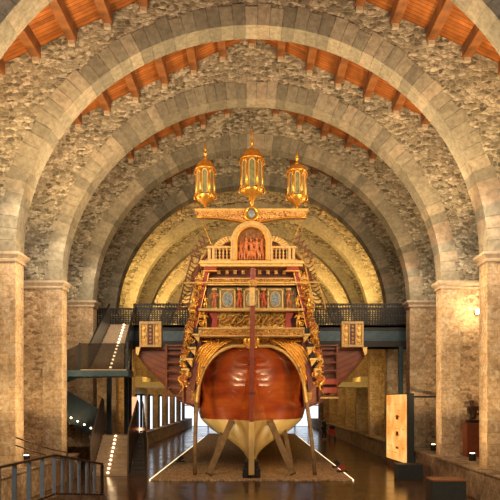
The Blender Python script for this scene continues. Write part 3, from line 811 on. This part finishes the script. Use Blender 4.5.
# side lattice railings flaring outward
for sx in (-1, 1):
    tO = Vector((sx*2.52, 29.6, 10.0-.75)); bO = Vector((sx*3.14, 29.6, 7.05)); tI = Vector((sx*2.12, 29.0, 9.2)); bI = Vector((sx*2.62, 29.0, 7.05))
    fr = MB(); fr.bar(tO, bO, .05).bar(tI, bI, .055).bar(tO, tI, .04).bar(bO, bI, .055); fr = fr.build('side_railing', 'golddark' if sx > 0 else 'hoopwood', G)
    for k in range(1, 13):
        u = k/13; a = tO.lerp(bO, u); b = tI.lerp(bI, min(1, u+.07)); mid = (a+b)/2+Vector((0, 0, -.09))
        MB().tube(catmull([a, mid, b], 4), .026, 6).build('railing_rung', 'hoopwood', fr, smooth=True)
    # stepped brackets above the railing
    for k in range(5):
        u = k/4; p = Vector((sx*(2.45-.5*u), 28.8, 9.05+.75*u))
        mb = MB(); mb.bar(p+Vector((-sx*.05, 0, -.18)), p+Vector((sx*.07, 0, .16)), .05).bar(p+Vector((sx*.12, 0, .14)), p+Vector((-sx*.30, 0, -.02)), .045)
        mb.build('awning_bracket', 'hoopwood', G)
# rudder post, yoke and stays
r = MB(); r.bar((.06, 27.2, 8.32), (0, 27.42, 2.35), .19, .22, up=(0, 1, 0)); r = r.build('rudder_post', 'post', G, bevel=.02)
MB().box(-.08, .13, 27.07, 27.32, 6.85, 7.55).build('post_wrap', 'palegold', r)
MB().box(-.10, .20, 27.05, 27.4, 7.60, 7.85).build('post_collar', 'golddark', r, bevel=.02)
b = MB(); b.tube([(-2.62, 27.15, 7.74), (2.68, 27.15, 7.76)], .035, 8); b.build('rudder_yoke', 'palegold', G, smooth=True)
for sx, e in ((-1, (-2.95, 29.0, 7.1)), (1, (3.3, 29.0, 7.0))):
    MB().tube([(sx*2.62, 27.15, 7.75), e], .016, 6).build('yoke_stay', 'golddark', G)
    MB().tube([(sx*2.0, 27.7, 10.4), (sx*1.55, 27.6, 9.25)], .016, 6).build('beam_stay', 'golddark', G)
MB().disc((0, 27.75, 5.55), [(.33, .4), (.33, 0), (.3, -.06), (.24, -.02), (.2, -.08), (.1, -.14)], 28).build('stern_medallion', 'gold', G, smooth=True)
for z in (4.6, 3.4):
    MB().box(-.16, .16, 27.25, 28.2, z, z+.1).build('rudder_hinge', 'darkwood', G)

# ------------------------------------------------------------------ supports around the hull
def prop(a, b, w, label, mat='prop'):
    o = MB().bar(a, b, w, w*.75, up=(0, 1, 0)).build('shoring_prop', mat, bevel=.02)
    tag(o, label, 'prop', 'timber props shoring the hull')
def P(px, py, d): return W(px, py, d)
# hull contact points computed from the hull shape, feet on the gravel
def foot(px, d): return ((px-CX)*d/F, d, .13)
prop(foot(208.5, 29.0), (-.86, 30.1, 2.28), .27, 'thick inclined timber prop left of the keel, nearer one')
prop(foot(211.5, 31.4), (-1.32, 32.0, 1.75), .2, 'thinner timber prop behind the thick one on the left')
prop(foot(293, 29.0), (.80, 30.1, 2.3), .27, 'thick inclined timber prop right of the keel, nearer one')
prop(foot(292, 31.4), (1.5, 32.0, 1.85), .2, 'thinner timber prop behind the thick one on the right')
def pole(pts, label):
    o = MB().tube(catmull(pts, 4), .085, 10).build('upright_pole', 'prop', smooth=True)
    tag(o, label, 'pole', 'slim upright poles against the hull sides')
pole([foot(195, 28.7), W(195.5, 430, 28.6), W(198, 385, 28.3), W(203, 366, 28.0)], 'slim upright wooden pole along the left side of the hull')
pole([foot(315, 28.7), W(310.5, 430, 28.6), W(304, 385, 28.3), W(299.5, 366, 28.0)], 'slim leaning wooden pole along the right side of the hull')
for sx, nm in ((-1, 'left'), (1, 'right')):
    a, b = sorted((sx*.12, sx*.36))
    m = MB().box(a, b, 28.2, 29.6, .05, .42); a, b = sorted((sx*.12, sx*.28)); m.box(a, b, 28.3, 29.6, .42, .72)
    tag(m.build('keel_block', 'blackblock', bevel=.02), 'black steel keel block on the %s of the keel' % nm, 'block', 'keel blocks')
# ladders hung on the outriggers
for sx, nm in ((-1, 'left'), (1, 'right')):
    L = thing('boarding_ladder', 'dark red wooden ladder hanging on the %s outrigger end' % nm, 'ladder', 'ladders on the outriggers')
    xa, xb = (-3.66, -2.95) if sx < 0 else (2.92, 3.68)
    for x in (xa, xb): MB().box(x-.045, x+.045, 30.05, 30.2, 3.1, 5.6).build('stile', 'darkwood' if x == xa and sx > 0 else 'hoopwood', L, bevel=.01)
    for k in range(7):
        z = 3.35+.36*k; MB().box(xa, xb, 30.02, 30.25, z, z+.06).build('rung', 'hoopwood', L, bevel=.01)
    if sx > 0:
        for k in range(2): MB().box(xa+.1, xb, 29.85, 30.3, 3.5+.36*k, 3.72+.36*k).build('red_step', 'red', L, bevel=.01)
        MB().box(xa+.02, xb+.02, 29.8, 30.3, 3.26, 3.33).build('foot_board', 'cream', L)

# floor floodlights
for x, y, lab in ((3.95, 30.6, 'small red and black floodlight on the right glowing floor strip'), (4.0, 32.6, 'second small floodlight further along the right floor strip'), (-3.6, 35.5, 'small floodlight on the gravel at the left of the hull')):
    t = thing('floodlight', lab, 'floodlight', 'floor floodlights')
    MB().box(x-.22, x+.22, y-.14, y+.14, .06, .12).build('base', 'blackblock', t, bevel=.01)
    s_ = 1 if x > 0 else -1
    MB().bar((x+s_*.1, y, .16), (x-s_*.12, y, .34), .26, .2).build('housing', 'red' if y < 31 else 'blackblock', t, bevel=.02)

# ------------------------------------------------------------------ bridges
def bridge(x0, x1, label, posts, fx0, fx1):
    t = thing('footbridge', label, 'footbridge', 'raised steel footbridges')
    y0, y1 = 36.7, 38.6
    MB().box(x0, x1, y0, y1, 7.0, 7.12).build('deck', 'steel', t)
    for y in (y0, y1-.12):
        MB().box(x0, x1, y, y+.12, 6.82, 7.14).build('top_chord', 'blackblock' if y == y0 else 'steel', t)
        MB().box(x0, x1, y+.03, y+.14, 6.30, 6.82).build('girder', 'steelblue', t)
        MB().box(x0, x1, y, y+.2, 6.0, 6.30).build('bottom_chord', 'blackblock', t)
    for (a, b, y) in ((fx0, fx1, y0), (x0, x1, y1-.06)):
        MB().box(a, b, y, y+.03, 7.2, 8.2).build('perforated_parapet', 'perf', t)
        MB().box(a, b, y-.02, y+.05, 8.2, 8.26).build('handrail', 'blackblock', t)
    for x in posts: MB().box(x-.11, x+.11, y0, y0+.22, 0 if abs(x) < 7.1 else 1.0, 6.0).build('support_post', 'steelblue', t)
M['steelblue'] = m_plain('blue_steel', (.055, .105, .135), .4, .2, var=.2)
bridge(-9.4, -3.1, 'dark blue steel footbridge left of the galley, reached by stairs', (), -6.2, -3.1)
bridge(3.1, 9.4, 'dark blue steel footbridge right of the galley stern', (7.85,), 3.1, 9.4)

# pale mezzanine ledges behind
for sx, nm in ((-1, 'left'), (1, 'right')):
    m = MB().box(*sorted((sx*5.9, sx*OUT)), 46.5, 49.9, 4.05, 4.4)
    m.box(*sorted((sx*(7.2), sx*OUT)), 46.2, 49.9, 4.4, 4.75)
    tag(m.build('mezzanine_ledge', 'mezz'), 'pale plaster mezzanine ledge deep in the hall on the %s' % nm, 'ledge')

# ------------------------------------------------------------------ staircase
S = thing('steel_staircase', 'dark steel scissor staircase with lit steps at left', 'staircase')
def flight(n, lo, hi, x0l, x0r, x1l, x1r, led0, led1, nled, mat='tread', ledmat='led'):
    (ya, za), (yb, zb_) = lo, hi
    for k in range(n):
        u0 = k/n; u1 = (k+1)/n; z = za+(zb_-za)*(k+1)/n; y_0 = ya+(yb-ya)*u0; y_1 = ya+(yb-ya)*u1
        a = x0l+(x1l-x0l)*u0; b = x0r+(x1r-x0r)*u0
        MB().box(a, b, y_0, y_1+.04, z-(zb_-za)/n, z).build('step', mat, S, bevel=.008)
    if nled:
        for k in range(nled):
            kk = (k+.5)*n/nled; u = (int(kk))/n; z = za+(zb_-za)*(int(kk)+1)/n; y = ya+(yb-ya)*u
            x = led0+(led1-led0)*u; MB().box(x-.04, x+.04, y-.03, y+.015, z-.055, z+.012).build('step_light', ledmat, S)
# lower flight, middle landing
flight(10, (29.5, 0), (31.9, 1.6), -6.72, -5.25, -6.75, -5.65, -6.05, -6.15, 10)
MB().box(-7.4, -5.5, 31.9, 33.1, 1.45, 1.6).build('middle_landing', 'tread', S)
# upper flight
flight(14, (29.7, 4.42), (36.6, 7.1), -6.85, -5.3, -7.35, -6.2, -5.98, -6.62, 14)
MB().box(-8.0, -5.02, 28.6, 29.75, 4.16, 4.42).build('upper_landing', 'steelblue', S, bevel=.02)
MB().box(-7.0, -5.1, 28.62, 29.7, 4.42, 4.45).build('landing_boards', 'tread', S)
# steel stringers
for a, b in (((-6.9, 29.7, 4.3), (-7.4, 36.6, 6.98)), ((-5.25, 29.7, 4.3), (-6.15, 36.6, 6.98))):
    MB().bar(a, b, .07, .36).build('stringer', 'steelblue', S)
# flight going left behind the pillar, with lights
MB().slab([(-6.9, 31.85, 1.3), (-9.6, 31.85, 3.0), (-9.6, 31.85, 4.35), (-6.9, 31.85, 2.75)], (0, .05, 0)).build('side_parapet', 'steel', S)
for k in range(6):
    x = -8.8+.30*k; z = 2.72-.155*k; MB().ball((x, 31.81, z-.02), .045, 8, 6).build('step_light', 'led', S)
for k in range(8): MB().box(-7.1-.31*(k+1), -7.1-.31*k, 31.95, 33.05, 1.6+.17*k, 1.6+.17*(k+1)).build('step', 'tread', S)
# return flight rising toward the upper landing
MB().slab([(-9.6, 29.2, 3.1), (-7.3, 29.2, 4.1), (-5.05, 29.2, 4.16), (-5.05, 29.2, 4.42), (-7.2, 29.2, 4.45), (-9.6, 29.2, 3.55)], (0, .12, 0)).build('landing_beam', 'steelblue', S)
MB().slab([(-9.6, 28.62, 3.2), (-7.0, 28.62, 4.4), (-7.0, 28.62, 5.5), (-9.6, 28.62, 4.3)], (0, .03, 0)).build('mesh_parapet', 'darkglass', S)
MB().box(-7.0, -5.15, 28.62, 28.65, 4.45, 5.52).build('glass_parapet', 'darkglass', S)
for x in (-7.02, -5.08): MB().box(x-.03, x+.03, 28.6, 28.66, 4.4, 5.55).build('parapet_post', 'steel', S)
# parapets of upper flight
def sidewall(p0, p1, h0, h1, name, mat, th=.05):
    a = Vector(p0); b = Vector(p1)
    MB().slab([a, b, b+Vector((0, 0, h1)), a+Vector((0, 0, h0))], (th, 0, 0)).build(name, mat, S)
sidewall((-6.95, 29.7, 4.3), (-7.42, 36.5, 6.9), 1.15, 1.25, 'side_parapet', 'steellight')
sidewall((-5.22, 28.7, 4.2), (-6.1, 36.5, 6.9), 1.15, 1.25, 'side_parapet', 'gauze')
MB().bar((-5.2, 28.7, 5.38), (-6.08, 36.5, 8.18), .06).build('handrail', 'steel', S)
MB().bar((-6.92, 29.7, 5.48), (-7.4, 36.5, 8.2), .06).build('handrail', 'steel', S)
# parapets of the lower flight, pointed steel sheets
def sheet(x0, x1, h0=1.6, h1=3.3, mat='parapetwarm'):
    pts = [(x0, 29.4, 0), (x1, 32.2, 1.5), (x1, 32.2, h1-.15), (x1+.01, 31.8, h1), (x0, 29.5, h0)]
    MB().slab(pts, (.05, 0, 0)).build('side_parapet', mat, S)
M['parapetwarm'] = m_plain('warmlit_steel', (.17, .12, .075), .4, .15, var=.2)  # bronze tone of the light on these sheets put into the colour
sheet(-6.80, -6.82); sheet(-5.22, -5.22, 1.9, 3.2); sheet(-4.4, -5.0, 1.5, 3.15)
# narrow dark second flight to the right
flight(10, (29.6, 0), (32.2, 1.7), -5.14, -4.42, -5.14, -4.98, 0, 0, 0, 'darktread')
MB().box(-5.16, -5.03, 32.1, 32.16, 1.80, 1.92).build('exit_light', 'ledred', S)
MB().box(-5.5, -4.9, 32.2, 33.1, 1.42, 1.59).build('middle_landing', 'darktread', S)
# supporting posts
for x, y in ((-6.65, 32.7), (-6.0, 33.6), (-6.2, 35.6)):
    MB().box(x-.1, x+.1, y-.1, y+.1, 0 if y > 33.2 else 1.6, 5.2 if y < 33 else 5.6).build('support_post', 'steel', S)

# ------------------------------------------------------------------ foreground railing at left
RL = thing('railing', 'blue grey steel railing with brown top rail in the bottom left corner', 'railing')
path = [((-5.12, 13.2), .87, 1.85), ((-4.85, 17.2), .87, 1.85), ((-3.97, 18.6), .66, 1.5)]
rp_ = [Vector((p[0], p[1], t_)) for p, b_, t_ in path]; rb_ = [Vector((p[0], p[1], b_)) for p, b_, t_ in path]
for a, b in zip(rp_, rp_[1:]): MB().bar(a, b, .10, .05).build('top_rail', 'rail', RL, bevel=.01)
for a, b in zip(rb_, rb_[1:]): MB().bar(a+Vector((0, 0, .03)), b+Vector((0, 0, .03)), .08, .04).build('bottom_rail', 'rail', RL)
for i, n in ((0, 5), (1, 6)):
    for k in range(n+(1 if i else 0)):
        u = k/n; a = rb_[i].lerp(rb_[i+1], u); b = rp_[i].lerp(rp_[i+1], u)
        MB().bar(a, b-Vector((0, 0, .02)), .035 if i else .04, .085 if i else .1, up=(1, 0, 0)).build('baluster', 'baluster' if k < n or i == 0 else 'rail', RL, bevel=.006)
for i, (a, b) in enumerate(zip(path, path[1:])):
    (pa, ba, _), (pb, bb, _) = a, b
    m = MB(); m.add([(pa[0]-.12, pa[1], 0), (pa[0]+.12, pa[1], 0), (pb[0]+.12, pb[1], 0), (pb[0]-.12, pb[1], 0),
                     (pa[0]-.12, pa[1], ba), (pa[0]+.12, pa[1], ba), (pb[0]+.12, pb[1], bb), (pb[0]-.12, pb[1], bb)],
                    [(0,3,2,1),(4,5,6,7),(0,1,5,4),(1,2,6,5),(2,3,7,6),(3,0,4,7)])
    m.build('kerb', 'plinth', RL)
H = thing('handrail', 'thin double brown handrail sloping down behind the front railing at left', 'handrail')
for dz in (0, -.22):
    MB().tube([(-6.6, 19.6, 2.15+dz), (-5.9, 20.6, 1.75+dz), (-5.55, 21.1, 1.62+dz)], .02, 8).build('rail_tube', 'rail', H, smooth=True)
for x, y, z in ((-5.55, 21.1, 1.62),): MB().tube([(x, y, 0), (x, y, z)], .028, 8).build('rail_post', 'rail', H)

# ------------------------------------------------------------------ right-hand things
D = thing('display_panel', 'tall amber backlit display panel with a dark frame', 'display panel')
a = Vector((6.62, 34.4, .35)); b = Vector((6.84, 30.7, .35))
MB().slab([a, b, b+Vector((0, 0, 3.15)), a+Vector((0, 0, 3.15))], (.3, .01, 0)).build('housing', 'boxgrey', D)
fa = a.lerp(b, .03); fb = a.lerp(b, .97)
f = MB().slab([fa+Vector((-.015, 0, .05)), fb+Vector((-.015, 0, .05)), fb+Vector((-.015, 0, 3.1)), fa+Vector((-.015, 0, 3.1))], (.02, 0, 0)).build('lit_face', 'display', D)
m = MB(); R = random.Random(5)
for r_ in range(9):
    z = .75+r_*.28
    for c_ in range(5):
        if R.random() < .5: continue
        u0 = .1+c_*.17; u1 = u0+R.uniform(.05, .13); p = a.lerp(b, u0); q = a.lerp(b, u1)
        m.slab([(p.x-.022, p.y, z), (q.x-.022, q.y, z), (q.x-.022, q.y, z+.02), (p.x-.022, p.y, z+.02)], (.006, 0, 0))
p = a.lerp(b, .5); q = a.lerp(b, .62)
for z, w in ((1.55, .2), (2.3, .2), (.95, .1)):
    m.slab([(p.x-.022, p.y, z), (q.x-.022, q.y, z), (q.x-.022, q.y, z+w), (p.x-.022, p.y, z+w)], (.006, 0, 0))
M['printbrown'] = m_plain('print_brown', (.80, .36, .09), .6)
m.build('printed_marks', 'printbrown', D)
m = MB(); m.slab([a+Vector((.03, 0, -.35)), b+Vector((.03, 0, -.35)), b+Vector((.03, 0, 0)), a+Vector((.03, 0, 0))], (.24, 0, 0)); m.build('base', 'boxtop', D)
MB().bar((7.05, 32.4, 3.35), (8.9, 33.08, 3.35), .09).build('wall_bracket', 'blackblock', D)

for (x0, x1, y0, y1, h, lab) in ((5.86, 6.86, 28.0, 28.8, .62, 'dark grey box seat in front of the amber display'), (5.62, 6.66, 21.7, 22.6, .72, 'dark grey box seat with brown top, nearest the bottom right corner')):
    t = thing('box_seat', lab, 'seat', 'dark box seats on the floor')
    MB().box(x0, x1, y0, y1, 0, h-.05).build('body', 'boxgrey', t, bevel=.012)
    MB().box(x0-.01, x1+.01, y0-.01, y1+.01, h-.05, h).build('top', 'boxtop' if h > .7 else 'boxgrey', t, bevel=.012)

st = thing('pedestal', 'rust brown rectangular pedestal on the stone ledge at right', 'pedestal')
MB().box(8.32, 8.98, 27.0, 27.6, 1.0, 2.28).build('body', 'rust', st, bevel=.01)
MB().box(8.28, 9.02, 26.96, 27.64, 2.28, 2.31).build('cap', 'rust', st, bevel=.01)
def skin_mesh(name, verts, edges, radii, mat, parent=None, sub=2, loc=(0, 0, 0)):
    me = bpy.data.meshes.new(name); me.from_pydata([Vector(v)+Vector(loc) for v in verts], edges, [])
    o = bpy.data.objects.new(name, me); COL.objects.link(o)
    o.modifiers.new('skin', 'SKIN'); me.skin_vertices.new() if not me.skin_vertices else None
    for i, r in enumerate(radii):
        s_ = me.skin_vertices[0].data[i]; s_.radius = (r, r) if not isinstance(r, tuple) else r
    me.skin_vertices[0].data[0].use_root = True
    m = o.modifiers.new('sub', 'SUBSURF'); m.levels = sub; m.render_levels = sub
    dg = bpy.context.evaluated_depsgraph_get(); ev = bpy.data.meshes.new_from_object(o.evaluated_get(dg))
    bpy.data.objects.remove(o); ev.materials.clear(); ev.materials.append(M[mat])
    for p_ in ev.polygons: p_.use_smooth = True
    o = bpy.data.objects.new(name, ev); COL.objects.link(o)
    if parent is not None: o.parent = parent
    return o
# bronze half figure, head bowed, arms folded forward
V_ = [(0, 0, 0), (0, 0, .22), (-.02, -.02, .40), (-.05, -.04, .50), (-.07, -.06, .58), (-.08, -.07, .68), (-.09, -.08, .76),
      (-.19, -.02, .46), (-.22, -.10, .28), (-.08, -.22, .22), (.15, -.02, .46), (.27, -.06, .33), (.20, -.20, .24), (.05, -.24, .22)]
E_ = [(0, 1), (1, 2), (2, 3), (3, 4), (4, 5), (5, 6), (2, 7), (7, 8), (8, 9), (2, 10), (10, 11), (11, 12), (12, 13)]
R_ = [.15, .13, .16, .07, .06, .105, .07, .08, .06, .045, .08, .065, .05, .04]
so = skin_mesh('bronze_statue', V_, E_, R_, 'bronze', None, 2, (8.66, 27.35, 2.44))
tag(so, 'dark bronze half figure with bowed head standing on the rust pedestal', 'statue')
b_ = MB().box(8.44, 8.64, 27.05, 27.35, 2.31, 2.38).box(8.42, 8.88, 27.15, 27.55, 2.31, 2.42)
b_.build('statue_base', 'bronze', so)
# a person pushing a stroller far down the right aisle
PX, PY = 5.78, 56.0
Pn = None
V_ = [(0, 0, .95), (0, 0, 1.12), (0, -.01, 1.32), (0, 0, 1.46), (0, -.01, 1.54), (0, -.02, 1.64), (0, -.02, 1.74),
      (-.1, 0, .9), (-.12, -.05, .5), (-.12, .08, .08), (-.12, -.08, .04),
      (.1, 0, .9), (.12, -.12, .52), (.12, -.06, .08), (.12, -.22, .04),
      (-.2, 0, 1.40), (-.26, -.08, 1.14), (-.12, -.32, 1.05), (-.1, -.40, 1.04),
      (.2, 0, 1.40), (.27, -.08, 1.14), (.22, -.32, 1.05), (.2, -.40, 1.04)]
E_ = [(0, 1), (1, 2), (2, 3), (3, 4), (4, 5), (5, 6), (0, 7), (7, 8), (8, 9), (9, 10), (0, 11), (11, 12), (12, 13), (13, 14),
      (2, 15), (15, 16), (16, 17), (17, 18), (2, 19), (19, 20), (20, 21), (21, 22)]
R_ = [.14, .12, .15, .07, .055, .095, .07, .095, .065, .045, .04, .095, .065, .045, .04, .07, .05, .035, .035, .07, .05, .035, .035]
def rotv(v, a): return (v[0]*math.cos(a)-v[1]*math.sin(a), v[0]*math.sin(a)+v[1]*math.cos(a), v[2])
ang = math.radians(60)
pv = [rotv(v, ang) for v in V_]
person = skin_mesh('person', pv, E_, R_, 'skin', None, 2, (PX, PY, 0.03))
tag(person, 'person in dark clothes with a red top pushing a stroller', 'person')
cl = skin_mesh('trousers', [pv[i] for i in (0, 7, 8, 9, 11, 12, 13)], [(0, 1), (1, 2), (2, 3), (0, 4), (4, 5), (5, 6)], [.155, .11, .08, .065, .11, .08, .065], 'clothdark', person, 2, (PX, PY, 0.03))
cl = skin_mesh('coat', [pv[i] for i in (0, 1, 2, 3, 15, 16, 17, 19, 20, 21)], [(0, 1), (1, 2), (2, 3), (2, 4), (4, 5), (5, 6), (2, 7), (7, 8), (8, 9)], [.17, .145, .17, .08, .085, .065, .05, .085, .065, .05], 'clothdark', person, 2, (PX, PY, 0.03))
hx, hy, hz = pv[5]; MB().ball((PX+hx-.02, PY+hy+.03, hz+.07), (.11, .11, .12), 12, 8).build('hair', 'hair', person, smooth=True)
stl = thing('stroller', 'dark stroller with a red seat pushed by the person in the right aisle', 'stroller')
sxp, syp = PX+.62, PY-.35
MB().slab([(sxp-.22, syp-.2, .45), (sxp+.22, syp-.2, .45), (sxp+.22, syp-.05, 1.05), (sxp-.22, syp-.05, 1.05)], (0, .12, 0)).build('seat_back', 'clothred', stl, bevel=.03)
MB().box(sxp-.22, sxp+.22, syp-.5, syp-.1, .42, .52).build('seat', 'clothred', stl, bevel=.03)
MB().ball((sxp, syp-.05, 1.05), (.25, .25, .16), 14, 8).build('canopy', 'clothdark', stl, smooth=True)
fr = MB()
for s_ in (-1, 1):
    fr.tube([(sxp+s_*.2, syp-.5, .1), (sxp+s_*.22, syp-.1, .6), (sxp-.2+s_*.2, syp+.12, 1.04)], .018, 6); fr.tube([(sxp+s_*.2, syp+.2, .1), (sxp+s_*.22, syp-.2, .6)], .018, 6)
fr.build('frame', 'blackblock', stl)
for s_ in (-1, 1):
    for yy in (-.5, .2):
        MB().tube([(sxp+s_*.22-.03, syp+yy, .12), (sxp+s_*.22+.03, syp+yy, .12)], .12, 16).build('wheel', 'blackblock', stl)

# little spot fixtures on the ledges
for x, y, lab in ((7.9, 30.4, 'small round uplight on the right ledge beside the display panel'), (7.98, 25.3, 'small round uplight on the right ledge below the pedestal'), (-7.85, 24.4, 'small round uplight on the left ledge near the railing')):
    t = thing('uplight', lab, 'uplight', 'small uplights on the stone ledges')
    MB().lathe((x, y, 1.0), [(.12, 0), (.12, .1), (.13, .24), (.11, .27)], 18).build('housing', 'blackblock', t)
    MB().lathe((x, y, 1.27), [(.09, 0), (.08, .02)], 16).build('lens', 'lampglow', t)
t = thing('wall_lamp', 'small glowing lamp high on the right pillar', 'lamp')
MB().bar((8.84, 27.68, 6.6), (8.84, 27.42, 6.6), .06).build('arm', 'blackblock', t)
MB().lathe((8.84, 27.40, 6.55), [(.04, 0), (.07, .03), (.07, .2), (.04, .23)], 14).build('bulb', 'lampglow', t)

# ------------------------------------------------------------------ lights
KS = .32; KA = .30
def aim(o, tgt):
    d = Vector(tgt)-o.location; o.rotation_euler = d.to_track_quat('-Z', 'Y').to_euler()
def spot(loc, tgt, e, ang_=60, c=(1, .72, .42), size=.25, blend=.6, nm='spot_lamp'):
    l = bpy.data.lights.new(nm, 'SPOT'); l.energy = e*KS; l.color = c; l.spot_size = math.radians(ang_); l.spot_blend = 1.0 if ang_ > 80 else blend; l.shadow_soft_size = size
    o = bpy.data.objects.new(nm, l); COL.objects.link(o); o.location = loc; aim(o, tgt); return o
def area(loc, tgt, e, sx, sy, c=(1, .78, .52), nm='area_lamp', spread=180):
    l = bpy.data.lights.new(nm, 'AREA'); l.shape = 'RECTANGLE'; l.size = sx; l.size_y = sy; l.spread = math.radians(spread); l.energy = e*KA; l.color = c
    o = bpy.data.objects.new(nm, l); COL.objects.link(o); o.location = loc; aim(o, tgt); return o
NEU = (1, .89, .72); WARM = (1, .68, .34); GOLD = (1, .60, .17)
# broad unseen fill lamp, added to brighten the near walls
area((0, 4, 14), (0, 26, 10), 950, 10, 3, NEU)
for i in range(5):                                     # wash on each arch face from behind the arch before it
    y = (11.0, 17.8, 23.3, 28.8, 34.3)[i]; e = (480, 520, 430, 75, 5)[i]
    for s_ in (-1, 1): area((s_*5.2, y, 8.6), (s_*3.6, y+5.5, 14.0), e, 3.0, 1.6, NEU)
for i in range(4):                                     # upward light on the timber roof
    y = ARCH[i]+2.4; e = (1300, 1100, 420, 90)[i]
    for s_ in (-1, 1): area((s_*6.6, y, 9.0), (s_*3.4, y+.3, 17), e*1.15, 1.0, 1.0, (1, .62, .24))
for y, e in ((41.0, 1250), (52.0, 1500), (63.0, 1500)):      # golden bays
    for s_ in (-1, 1): area((s_*6.4, y, 7.8), (s_*5.2, y+3.6, 12), e, 1.8, .8, GOLD, spread=110)
for y in (41.0, 47.0, 52.5, 58.5, 65.5):
    for s_ in (-1, 1): area((s_*5.6, y, 5.6), (s_*8.5, y+2, 2.5), 160, 1, .4, GOLD)
for s_ in (-1, 1): spot((s_*5.2, 39.6, 2.6), (s_*7.6, 46.5, 4.0), 1500, 50, GOLD, .2)  # added spots without fixtures, brighten the mezzanine ledges and far pillars
# pillars
for y, e in ((24.4, 260), (29.9, 220), (35.4, 160), (18.9, 260)):
    for s_ in (-1, 1):
        spot((s_*8.3, y, 1.35), (s_*7.9, y+3.6, 6.4), e*5.0, 75, WARM, .12)
        if e > 200 and y > 20: area((s_*6.0, y-2.5, 5.0), (s_*7.5, y-1.9, 5.0), 200 if y < 28 else 170, .4, 7.0, WARM, spread=90)  # upright area lamp added out of sight to brighten the pillar reveals
        spot((s_*6.5, y-4.0, 9.6), (s_*8.5, y+3.5, 5.0), e*5.6, 80, (1, .74, .46), .3)
spot((8.84, 27.0, 6.9), (8.6, 27.65, 7.2), 160, 150, WARM, .05)
pl = bpy.data.lights.new('lamp_point', 'POINT'); pl.energy = 60; pl.color = WARM; pl.shadow_soft_size = .08
po = bpy.data.objects.new('lamp_point', pl); COL.objects.link(po); po.location = (8.75, 27.15, 6.6)
# stern of the ship
for s_ in (-1, 1): spot((s_*3.0, 21.5, 7.5), (s_*2.4, 29.2, 0), 1900, 34, (1, .76, .46), .2, nm='bed_fill_lamp')  # spots added to brighten the gravel, no fixture
for s_ in (-1, 1):
    spot((s_*6.2, 19.5, 8.4), (s_*.6, 27.8, 7.2), 2300, 34, (1, .64, .28), .15, nm='ship_spot')
    spot((s_*5.8, 19.2, 8.2), (0, 27.8, 11.6), 1500, 32, (1, .66, .30), .15, nm='ship_spot')
    spot((s_*3.7, 24.0, .5), (s_*1.5, 28.6, 3.6), 1700, 60, (1, .70, .36), .15, nm='hull_spot')
    spot((s_*3.7, 30.6, .35), (s_*1.6, 31.0, 2.6), 600, 110, (1, .80, .45), .1, nm='hull_spot')
    spot((s_*5.0, 20.5, 2.6), (s_*1.5, 29.6, 4.0), 2600 if s_ < 0 else 4200, 26, (1, .66, .34), .12, nm='hull_spot')
    spot((s_*5.2, 33.0, 8.0), (s_*3.6, 30.4, 4.8), 300, 70, WARM, .2, nm='ship_spot')
spot((0, 21.0, 14.6), (0, 28.5, 4.5), 1500, 36, (1, .75, .42), .3, nm='ship_spot')
spot((-9.0, 13.0, 5.5), (-5.0, 17.5, 1.2), 1500, 60, NEU, .3)  # added lamp lifting the front railing, source unseen
spot((-4.6, 20.0, 8.5), (-6.0, 31.0, 2.2), 2600, 34, WARM, .2)  # added lamp brightening the stair treads, no fixture
spot((2.5, 16.0, 6.0), (7.8, 21.5, .6), 3200, 50, WARM, .3)  # added unseen lamp for the right plinth
spot((-2.5, 17.0, 6.0), (-7.6, 21.5, .6), 5000, 50, WARM, .3)  # added unseen lamp for the left plinth behind the railing
for s_ in (-1, 1): spot((s_*6.8, 23.9, 7.8), (s_*4.0, 30.5, 4.9), 900, 40, WARM, .2, nm='ship_spot')

w = bpy.data.worlds.new('world'); sc.world = w; w.use_nodes = True
w.node_tree.nodes['Background'].inputs[0].default_value = (1, .86, .68, 1); w.node_tree.nodes['Background'].inputs[1].default_value = .17

cam = bpy.data.cameras.new('camera'); co = bpy.data.objects.new('camera', cam); COL.objects.link(co); sc.camera = co
cam.sensor_width = 36; cam.sensor_fit = 'HORIZONTAL'; cam.lens = F/500*36; cam.shift_y = .3; cam.shift_x = -.003
cam.clip_end = 300; co.location = (0, 0, EYE); co.rotation_euler = (PI/2, 0, 0)
vs_ = sc.view_settings; vs_.view_transform = 'Standard'; vs_.look = 'None'; vs_.gamma = 1; vs_.exposure = -0.08
vs_.use_curve_mapping = False
